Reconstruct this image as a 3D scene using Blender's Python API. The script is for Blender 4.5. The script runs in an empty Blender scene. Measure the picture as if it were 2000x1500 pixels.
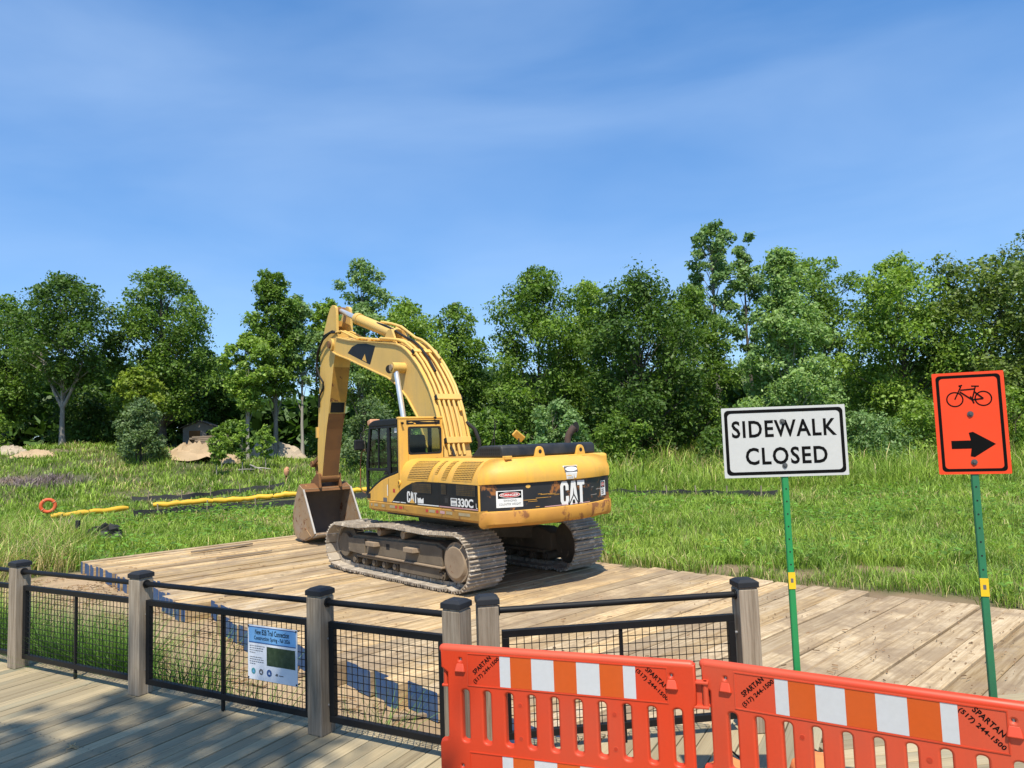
import bpy, math, random
import numpy as np
from mathutils import Matrix, Vector
sc = bpy.context.scene
COL = sc.collection
rad = math.radians

# ------------------------------------------------------------------ camera, sky, sun, exposure
EYE = 2.03
cam = bpy.data.objects.new('camera', bpy.data.cameras.new('camera'))
COL.objects.link(cam); sc.camera = cam
cam.data.sensor_width = 36.0; cam.data.lens = 25.213; cam.data.clip_start = 0.05; cam.data.clip_end = 3000
_p, _r = rad(4.465), 0.0347
_fw = Vector((0, math.cos(_p), math.sin(_p))); _up = Vector((0, -math.sin(_p), math.cos(_p))); _rt = Vector((1, 0, 0))
_rt2 = _rt * math.cos(_r) - _up * math.sin(_r); _up2 = _rt * math.sin(_r) + _up * math.cos(_r)
M4 = Matrix((( _rt2.x, _up2.x, -_fw.x, 0), (_rt2.y, _up2.y, -_fw.y, 0), (_rt2.z, _up2.z, -_fw.z, EYE), (0, 0, 0, 1)))
cam.matrix_world = M4

SUN_EL, SUN_AZ = rad(60.5), rad(-88.0)          # direction towards the sun (angle from +X)
world = bpy.data.worlds.new('World'); sc.world = world; world.use_nodes = True
wn, wl = world.node_tree.nodes, world.node_tree.links
wn.clear()
wo = wn.new('ShaderNodeOutputWorld'); bg = wn.new('ShaderNodeBackground'); sky = wn.new('ShaderNodeTexSky')
sky.sky_type = 'NISHITA'; sky.sun_disc = False; sky.sun_elevation = SUN_EL
sky.sun_rotation = rad(90) - SUN_AZ
sky.altitude = 200; sky.air_density = 1.0; sky.dust_density = 0.25; sky.ozone_density = 2.0
bg.inputs['Strength'].default_value = 0.15
tc = wn.new('ShaderNodeTexCoord'); mp = wn.new('ShaderNodeMapping'); mp.inputs['Scale'].default_value = (1.1, 1.6, 4.2)
mp.inputs['Rotation'].default_value = (0.25, 0.3, 0.5)
nz = wn.new('ShaderNodeTexNoise'); nz.inputs['Scale'].default_value = 1.5; nz.inputs['Detail'].default_value = 5; nz.inputs['Roughness'].default_value = 0.5
nz.inputs['Distortion'].default_value = 0.4
mr = wn.new('ShaderNodeMapRange'); mr.inputs['From Min'].default_value = 0.34; mr.inputs['From Max'].default_value = 0.80; mr.inputs['To Min'].default_value = 0.02; mr.inputs['To Max'].default_value = 0.30
mx = wn.new('ShaderNodeMix'); mx.data_type = 'RGBA'; mx.inputs['B'].default_value = (3.6, 4.6, 6.0, 1)
hs = wn.new('ShaderNodeHueSaturation'); hs.inputs['Saturation'].default_value = 1.32
hs.inputs['Hue'].default_value = 0.503
wl.new(tc.outputs['Generated'], mp.inputs['Vector']); wl.new(mp.outputs['Vector'], nz.inputs['Vector'])
wl.new(nz.outputs['Fac'], mr.inputs['Value']); wl.new(mr.outputs['Result'], mx.inputs['Factor'])
gm = wn.new('ShaderNodeGamma'); gm.inputs['Gamma'].default_value = 0.65       # thin veil evens out the sky
ml_ = wn.new('ShaderNodeMix'); ml_.data_type = 'RGBA'; ml_.blend_type = 'MULTIPLY'; ml_.inputs['Factor'].default_value = 1.0; ml_.inputs['B'].default_value = (0.98, 1.26, 1.62, 1)
wl.new(sky.outputs['Color'], hs.inputs['Color']); wl.new(hs.outputs['Color'], gm.inputs['Color']); wl.new(gm.outputs['Color'], ml_.inputs['A']); wl.new(ml_.outputs['Result'], mx.inputs['A'])
wl.new(mx.outputs['Result'], bg.inputs['Color']); wl.new(bg.outputs['Background'], wo.inputs['Surface'])

sd = bpy.data.lights.new('sun', 'SUN'); sd.energy = 4.9; sd.angle = rad(0.53); sd.color = (1.0, 0.93, 0.80)
sun = bpy.data.objects.new('sun', sd); COL.objects.link(sun)
_sv = Vector((math.cos(SUN_EL) * math.cos(SUN_AZ), math.cos(SUN_EL) * math.sin(SUN_AZ), math.sin(SUN_EL)))
sun.rotation_euler = (-_sv).to_track_quat('-Z', 'Y').to_euler()
vs = sc.view_settings; vs.view_transform = 'Standard'; vs.look = 'None'; vs.exposure = 0.42; vs.gamma = 1.0; vs.use_curve_mapping = False
sc.cycles.max_bounces = 8; sc.cycles.transparent_max_bounces = 16

# ------------------------------------------------------------------ helpers
def tag(o, label=None, cat=None, group=None, kind=None):
    if label: o['label'] = label
    if cat: o['category'] = cat
    if group: o['group'] = group
    if kind: o['kind'] = kind
    return o

def empty(name, loc, rz=0.0):
    o = bpy.data.objects.new(name, None); COL.objects.link(o)
    o.location = loc; o.rotation_euler = (0, 0, rz); o.empty_display_size = 0.3
    return o

def rotz(a):
    c, s = math.cos(a), math.sin(a)
    return np.array([[c, -s, 0], [s, c, 0], [0, 0, 1.0]])

class MB:
    def __init__(self):
        self.V = []; self.F = []; self.M = []; self.n = 0
    def add(self, V, F, m=0):
        V = np.asarray(V, float).reshape(-1, 3)
        self.V.append(V)
        for f in F: self.F.append([i + self.n for i in f])
        self.M += [m] * len(F); self.n += len(V)
        return self
    def box(self, c, s, R=None, m=0):
        hx, hy, hz = [v / 2 for v in s]
        P = np.array([[-hx,-hy,-hz],[hx,-hy,-hz],[hx,hy,-hz],[-hx,hy,-hz],[-hx,-hy,hz],[hx,-hy,hz],[hx,hy,hz],[-hx,hy,hz]])
        if R is not None: P = P @ np.asarray(R).T
        return self.add(P + np.asarray(c, float), [(0,3,2,1),(4,5,6,7),(0,1,5,4),(1,2,6,5),(2,3,7,6),(3,0,4,7)], m)
    def span(self, a, b, m=0):
        a = np.minimum(a, b).astype(float) if not isinstance(a, tuple) else np.minimum(np.array(a, float), np.array(b, float))
        b2 = np.maximum(np.array(a, float), np.array(b, float))
        return self.box((np.array(a) + b2) / 2, b2 - np.array(a), None, m)
    def frame(self, d):
        d = np.asarray(d, float); d = d / np.linalg.norm(d)
        u = np.array([0, 0, 1.0]) if abs(d[2]) < 0.95 else np.array([1.0, 0, 0])
        a = np.cross(u, d); a /= np.linalg.norm(a); b = np.cross(d, a)
        return d, a, b
    def beam(self, p0, p1, w, h, m=0):
        p0 = np.asarray(p0, float); p1 = np.asarray(p1, float)
        d, a, b = self.frame(p1 - p0)
        R = np.stack([d, a, b], 1)
        return self.box((p0 + p1) / 2, (np.linalg.norm(p1 - p0), w, h), R, m)
    def cyl(self, p0, p1, r, r2=None, n=14, m=0, cap=True):
        r2 = r if r2 is None else r2
        p0 = np.asarray(p0, float); p1 = np.asarray(p1, float)
        d, a, b = self.frame(p1 - p0)
        t = np.arange(n) * 2 * math.pi / n
        C = np.cos(t)[:, None] * a + np.sin(t)[:, None] * b
        V = np.concatenate([p0 + C * r, p1 + C * r2])
        F = [(i, (i + 1) % n, n + (i + 1) % n, n + i) for i in range(n)]
        if cap: F += [tuple(range(n))[::-1], tuple(range(n, 2 * n))]
        return self.add(V, F, m)
    def tube(self, path, r, n=8, m=0):
        P = np.asarray(path, float); k = len(P)
        r = np.full(k, r) if np.isscalar(r) else np.asarray(r, float)
        T = np.gradient(P, axis=0); T /= np.linalg.norm(T, axis=1)[:, None] + 1e-9
        d, a, b = self.frame(T[0]); V = []
        t = np.arange(n) * 2 * math.pi / n
        for i in range(k):
            a = a - T[i] * (a @ T[i]); a /= np.linalg.norm(a) + 1e-9; b = np.cross(T[i], a)
            V.append(P[i] + (np.cos(t)[:, None] * a + np.sin(t)[:, None] * b) * r[i])
        F = [(j * n + i, j * n + (i + 1) % n, (j + 1) * n + (i + 1) % n, (j + 1) * n + i) for j in range(k - 1) for i in range(n)]
        F += [tuple(range(n))[::-1], tuple(range((k - 1) * n, k * n))]
        return self.add(np.concatenate(V), F, m)
    def prism(self, poly, off, m=0):
        """poly: list of 3D points (planar), off: extrusion vector"""
        P = np.asarray(poly, float); k = len(P); Q = P + np.asarray(off, float)
        F = [tuple(range(k))[::-1], tuple(range(k, 2 * k))] + [(i, (i + 1) % k, k + (i + 1) % k, k + i) for i in range(k)]
        return self.add(np.concatenate([P, Q]), F, m)
    def disc(self, c, nrm, r, n=20, m=0):
        d, a, b = self.frame(nrm); t = np.arange(n) * 2 * math.pi / n
        return self.add(np.asarray(c, float) + (np.cos(t)[:, None] * a + np.sin(t)[:, None] * b) * r, [tuple(range(n))], m)
    def build(self, name, mats, parent=None, bevel=0.0, smooth=False, seg=2, angle=35):
        me = bpy.data.meshes.new(name)
        me.from_pydata(np.concatenate(self.V).tolist(), [], self.F)
        mats = mats if isinstance(mats, (list, tuple)) else [mats]
        for x in mats: me.materials.append(x)
        if len(mats) > 1: me.polygons.foreach_set('material_index', self.M)
        me.validate(); me.update()
        fix_normals(me)
        if smooth:
            me.polygons.foreach_set('use_smooth', [True] * len(me.polygons))
            me.set_sharp_from_angle(angle=rad(angle))
        o = bpy.data.objects.new(name, me); COL.objects.link(o)
        if parent is not None: o.parent = parent
        if bevel > 0:
            b = o.modifiers.new('bevel', 'BEVEL'); b.width = bevel; b.segments = seg; b.limit_method = 'ANGLE'; b.angle_limit = rad(40)
        return o

import bmesh
def fix_normals(me):
    bm = bmesh.new(); bm.from_mesh(me)
    bmesh.ops.recalc_face_normals(bm, faces=bm.faces)
    bm.to_mesh(me); bm.free()

def child(src, parent, loc=None, rot=None):
    c = src.copy(); COL.objects.link(c); c.parent = parent
    if loc is not None: c.location = loc
    if rot is not None: c.rotation_euler = rot
    return c

def fast_mesh(name, V, quads=None, tris=None, cols=None, mat=None, parent=None, smooth=False):
    """numpy mesh of quads and/or tris with a per-vertex colour"""
    me = bpy.data.meshes.new(name)
    nq = 0 if quads is None else len(quads); nt = 0 if tris is None else len(tris)
    li = []
    if nq: li.append(np.asarray(quads).ravel())
    if nt: li.append(np.asarray(tris).ravel())
    li = np.concatenate(li).astype(np.int32)
    me.vertices.add(len(V)); me.vertices.foreach_set('co', np.asarray(V, np.float32).ravel())
    me.loops.add(len(li)); me.loops.foreach_set('vertex_index', li)
    me.polygons.add(nq + nt)
    st = np.concatenate([np.arange(nq) * 4, nq * 4 + np.arange(nt) * 3]).astype(np.int32)
    me.polygons.foreach_set('loop_start', st)
    if smooth: me.polygons.foreach_set('use_smooth', np.ones(nq + nt, bool))
    if cols is not None:
        at = me.color_attributes.new('tint', 'FLOAT_COLOR', 'POINT')
        C = np.ones((len(V), 4), np.float32); C[:, :3] = cols
        at.data.foreach_set('color', C.ravel())
    me.update(calc_edges=True); me.validate()
    if mat: me.materials.append(mat)
    o = bpy.data.objects.new(name, me); COL.objects.link(o)
    if parent is not None: o.parent = parent
    return o

# text and 2D outlines -> flat meshes
def text2d(s, size=1.0, bold=0.0, sx=1.0, align='LEFT', shear=0.0, spacing=1.0):
    cu = bpy.data.curves.new('t', 'FONT'); cu.body = s; cu.size = size; cu.offset = bold; cu.align_x = align
    cu.resolution_u = 3; cu.shear = shear; cu.space_character = spacing
    o = bpy.data.objects.new('t', cu); COL.objects.link(o)
    dg = bpy.context.evaluated_depsgraph_get(); dg.update()
    me = bpy.data.meshes.new_from_object(o.evaluated_get(dg))
    V = np.array([v.co[:2] for v in me.vertices]).reshape(-1, 2); F = [tuple(p.vertices) for p in me.polygons]
    bpy.data.objects.remove(o); bpy.data.curves.remove(cu); bpy.data.meshes.remove(me)
    if len(V): V[:, 0] *= sx
    return V, F

def fit_text(s, x0, x1, z0, z1, bold=0.0, spacing=1.0):
    V, F = text2d(s, 1.0, bold, spacing=spacing)
    mn, mx_ = V.min(0), V.max(0)
    V = (V - mn) / (mx_ - mn) * [x1 - x0, z1 - z0] + [x0, z0]
    return V, F

def flat(name, V, F, org, right, up, mat, parent, off=0.0):
    org, right, up = [np.asarray(a, float) for a in (org, right, up)]
    n = np.cross(right, up)
    P = org + V[:, :1] * right + V[:, 1:] * up + n * off
    me = bpy.data.meshes.new(name); me.from_pydata(P.tolist(), [], F); me.materials.append(mat); me.update()
    o = bpy.data.objects.new(name, me); COL.objects.link(o); o.parent = parent
    return o

def rect2(x0, x1, z0, z1):
    return np.array([[x0, z0], [x1, z0], [x1, z1], [x0, z1]], float), [(0, 1, 2, 3)]

def rrect(x0, x1, z0, z1, r, n=5):
    P = []
    for cx, cz, a0 in ((x1 - r, z1 - r, 0), (x0 + r, z1 - r, 90), (x0 + r, z0 + r, 180), (x1 - r, z0 + r, 270)):
        for i in range(n + 1):
            a = rad(a0 + 90 * i / n); P.append((cx + r * math.cos(a), cz + r * math.sin(a)))
    return P

def outline_ring(P, w):
    """closed outline polygon P -> band of width w inside it (2D)"""
    P = np.array(P); k = len(P); c = P.mean(0)
    half = (P.max(0) - P.min(0)) / 2
    Q = c + (P - c) * (half - w) / half
    return np.concatenate([P, Q]), [(i, (i + 1) % k, k + (i + 1) % k, k + i) for i in range(k)]

def cut_plate(name, outer, holes, depth, mat, parent, bevel=0.006):
    """flat plate with holes in the XZ plane, centred on y=0, rounded edges"""
    cu = bpy.data.curves.new(name, 'CURVE'); cu.dimensions = '2D'; cu.fill_mode = 'BOTH'
    cu.extrude = depth / 2 - bevel; cu.bevel_depth = bevel; cu.bevel_resolution = 2
    for poly in [outer] + holes:
        sp = cu.splines.new('POLY'); sp.points.add(len(poly) - 1); sp.use_cyclic_u = True
        for i, p in enumerate(poly): sp.points[i].co = (p[0], p[1], 0, 1)
    o = bpy.data.objects.new(name, cu); COL.objects.link(o)
    dg = bpy.context.evaluated_depsgraph_get(); dg.update()
    me = bpy.data.meshes.new_from_object(o.evaluated_get(dg))
    bpy.data.objects.remove(o); bpy.data.curves.remove(cu)
    me.transform(Matrix(((1, 0, 0, 0), (0, 0, -1, 0), (0, 1, 0, 0), (0, 0, 0, 1))))
    me.materials.clear(); me.materials.append(mat)
    me.polygons.foreach_set('use_smooth', [True] * len(me.polygons)); me.set_sharp_from_angle(angle=rad(50))
    o = bpy.data.objects.new(name, me); COL.objects.link(o)
    if parent is not None: o.parent = parent
    return o

# ------------------------------------------------------------------ materials
def nodes(name):
    m = bpy.data.materials.new(name); m.use_nodes = True
    nt = m.node_tree; b = nt.nodes['Principled BSDF']
    return m, nt, b

def ramp(nt, stops):
    r = nt.nodes.new('ShaderNodeValToRGB')
    while len(r.color_ramp.elements) < len(stops): r.color_ramp.elements.new(0.5)
    for e, (p, c) in zip(r.color_ramp.elements, stops):
        e.position = p; e.color = (*c, 1)
    return r

def coords(nt, scale=(1, 1, 1), rnd=True):
    t = nt.nodes.new('ShaderNodeTexCoord'); m = nt.nodes.new('ShaderNodeMapping'); m.inputs['Scale'].default_value = scale
    nt.links.new(t.outputs['Object'], m.inputs['Vector'])
    if rnd:
        oi = nt.nodes.new('ShaderNodeObjectInfo'); mu = nt.nodes.new('ShaderNodeMath'); mu.operation = 'MULTIPLY'; mu.inputs[1].default_value = 57.0
        nt.links.new(oi.outputs['Random'], mu.inputs[0])
        cx = nt.nodes.new('ShaderNodeCombineXYZ')
        for i in range(3): nt.links.new(mu.outputs[0], cx.inputs[i])
        nt.links.new(cx.outputs[0], m.inputs['Location'])
    return m.outputs['Vector']

def noise(nt, vec, scale, detail=4, rough=0.55, dist=0.0):
    n = nt.nodes.new('ShaderNodeTexNoise'); n.inputs['Scale'].default_value = scale; n.inputs['Detail'].default_value = detail
    n.inputs['Roughness'].default_value = rough; n.inputs['Distortion'].default_value = dist
    nt.links.new(vec, n.inputs['Vector']); return n.outputs['Fac']

def mix(nt, fac, a, b, mode='MIX'):
    x = nt.nodes.new('ShaderNodeMix'); x.data_type = 'RGBA'; x.blend_type = mode
    for s, v in (('Factor', fac), ('A', a), ('B', b)):
        if hasattr(v, 'is_output'): nt.links.new(v, x.inputs[s])
        elif s == 'Factor': x.inputs[s].default_value = v
        else: x.inputs[s].default_value = (*v, 1)
    return x.outputs['Result']

def mrange(nt, v, a, b, c=0.0, d=1.0):
    m = nt.nodes.new('ShaderNodeMapRange'); m.inputs['From Min'].default_value = a; m.inputs['From Max'].default_value = b
    m.inputs['To Min'].default_value = c; m.inputs['To Max'].default_value = d
    nt.links.new(v, m.inputs['Value']); return m.outputs['Result']

def bump(nt, b, h, strength=0.3, dist=0.01):
    n = nt.nodes.new('ShaderNodeBump'); n.inputs['Strength'].default_value = strength; n.inputs['Distance'].default_value = dist
    nt.links.new(h, n.inputs['Height']); nt.links.new(n.outputs['Normal'], b.inputs['Normal'])

def paint(name, c, rough=0.45, dirt=(0.2, 0.16, 0.1), amount=0.35, scale=3.0, wear=None, wear_at=0.62, metal=0.0, bumpy=0.0, fine=40, spec=0.5, streak=0.0):
    """painted or plain surface with uneven dirt and optional worn patches"""
    m, nt, b = nodes(name); v = coords(nt)
    n1 = noise(nt, v, scale, 6, 0.6); n2 = noise(nt, v, fine, 3)
    col = mix(nt, mrange(nt, n1, 0.42, 0.78, 0, amount), c, dirt)
    col = mix(nt, mrange(nt, n2, 0.3, 0.8, 0, 0.22), col, tuple(x * 0.72 for x in c))
    if streak:
        ns = noise(nt, coords(nt, (7, 7, 0.55)), 1.0, 5, 0.65); col = mix(nt, mrange(nt, ns, 0.5, 0.72, 0, streak), col, dirt)
        nb = noise(nt, v, 0.55, 3, 0.5); col = mix(nt, mrange(nt, nb, 0.4, 0.65, 0, streak * 0.5), col, tuple(0.6 * x + 0.4 * y for x, y in zip(c, (0.62, 0.52, 0.34))))
    if wear:
        n3 = noise(nt, v, scale * 2.3, 8, 0.68, 0.6)
        col = mix(nt, mrange(nt, n3, wear_at, wear_at + 0.05), col, wear)
    nt.links.new(col, b.inputs['Base Color'])
    b.inputs['Metallic'].default_value = metal; b.inputs['Specular IOR Level'].default_value = spec
    r = mrange(nt, n1, 0.3, 0.8, rough, min(1, rough + 0.25)); nt.links.new(r, b.inputs['Roughness'])
    if bumpy: bump(nt, b, n2, bumpy, 0.01)
    return m

def wood(name, stops, axis=0, rough=0.85, grain=1.0, var=0.35, stain=None, stain_at=0.6, bstr=0.5, gscale=1.0, spray=False):
    m, nt, b = nodes(name)
    sc_ = [14.0 * gscale] * 3; sc_[axis] = 0.7 * gscale
    v = coords(nt, tuple(sc_)); v2 = coords(nt, (1, 1, 1))
    g = noise(nt, v, 1.6 * grain, 8, 0.66, 0.3)
    r = ramp(nt, stops); nt.links.new(g, r.inputs['Fac'])
    col = r.outputs['Color']
    oi = nt.nodes.new('ShaderNodeObjectInfo')
    k = mrange(nt, oi.outputs['Random'], 0, 1, 1 - var, 1 + var * 0.6)
    kk = nt.nodes.new('ShaderNodeCombineXYZ')
    for i in range(3): nt.links.new(k, kk.inputs[i])
    col = mix(nt, 1.0, col, kk.outputs[0], 'MULTIPLY')
    if stain:
        n = noise(nt, v2, 1.7, 6, 0.62, 0.5); n4 = noise(nt, v, 0.6, 5, 0.7)
        col = mix(nt, mrange(nt, n, stain_at, stain_at + 0.16, 0, 0.75), col, stain)
        col = mix(nt, mrange(nt, n4, 0.58, 0.68, 0, 0.55), col, tuple(x * 0.45 for x in stops[0][1]))
    if spray:
        gp = nt.nodes.new('ShaderNodeNewGeometry')
        w1 = noise(nt, gp.outputs['Position'], 0.75, 9, 0.66, 0.8); w2 = noise(nt, gp.outputs['Position'], 7.0, 6, 0.7)
        col = mix(nt, mrange(nt, w1, 0.47, 0.62, 0, 0.62), col, (0.235, 0.165, 0.10))
        col = mix(nt, mrange(nt, w2, 0.54, 0.66, 0, 0.5), col, (0.20, 0.14, 0.085))
        col = mix(nt, mrange(nt, w1, 0.30, 0.40, 0.35, 0), col, (0.46, 0.42, 0.36))
        tcx = nt.nodes.new('ShaderNodeTexCoord'); sx = nt.nodes.new('ShaderNodeSeparateXYZ'); nt.links.new(tcx.outputs['Object'], sx.inputs[0])
        ns = noise(nt, v2, 2.2, 4, 0.6)
        lim = mrange(nt, ns, 0.42, 0.72, 0.0, 1.0)
        f1 = mrange(nt, sx.outputs['X'], 0.0, 0.16, 0.8, 0.0); f2 = mrange(nt, sx.outputs['X'], 7.05, 7.3, 0.0, 0.5)
        ad = nt.nodes.new('ShaderNodeMath'); ad.operation = 'MAXIMUM'; nt.links.new(f1, ad.inputs[0]); nt.links.new(f2, ad.inputs[1])
        ml = nt.nodes.new('ShaderNodeMath'); ml.operation = 'MULTIPLY'; nt.links.new(ad.outputs[0], ml.inputs[0]); nt.links.new(lim, ml.inputs[1])
        col = mix(nt, mrange(nt, ml.outputs[0], 0.25, 0.8, 0, 0.45), col, (0.08, 0.13, 0.24))
    nt.links.new(col, b.inputs['Base Color']); b.inputs['Roughness'].default_value = rough
    bump(nt, b, g, bstr, 0.006)
    return m

def leafmat(name, trans=0.3, rough=0.5):
    m, nt, b = nodes(name)
    a = nt.nodes.new('ShaderNodeVertexColor'); a.layer_name = 'tint'
    nt.links.new(a.outputs['Color'], b.inputs['Base Color']); b.inputs['Roughness'].default_value = rough
    b.inputs['Specular IOR Level'].default_value = 0.35
    t = nt.nodes.new('ShaderNodeBsdfTranslucent')
    tcx = mix(nt, 1.0, a.outputs['Color'], (1.15, 1.25, 0.55), 'MULTIPLY'); nt.links.new(tcx, t.inputs['Color'])
    x = nt.nodes.new('ShaderNodeMixShader'); x.inputs['Fac'].default_value = trans
    nt.links.new(b.outputs['BSDF'], x.inputs[1]); nt.links.new(t.outputs['BSDF'], x.inputs[2])
    nt.links.new(x.outputs['Shader'], nt.nodes['Material Output'].inputs['Surface'])
    return m

def glassmat(name, tint, refl=0.9):
    m, nt, b = nodes(name); nt.nodes.remove(b)
    t = nt.nodes.new('ShaderNodeBsdfTransparent'); t.inputs['Color'].default_value = (*tint, 1)
    g = nt.nodes.new('ShaderNodeBsdfGlossy'); g.inputs['Roughness'].default_value = 0.04; g.inputs['Color'].default_value = (refl, refl, refl, 1)
    f = nt.nodes.new('ShaderNodeFresnel'); f.inputs['IOR'].default_value = 1.5
    x = nt.nodes.new('ShaderNodeMixShader')
    nt.links.new(f.outputs['Fac'], x.inputs['Fac']); nt.links.new(t.outputs['BSDF'], x.inputs[1]); nt.links.new(g.outputs['BSDF'], x.inputs[2])
    nt.links.new(x.outputs['Shader'], nt.nodes['Material Output'].inputs['Surface'])
    return m

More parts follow.
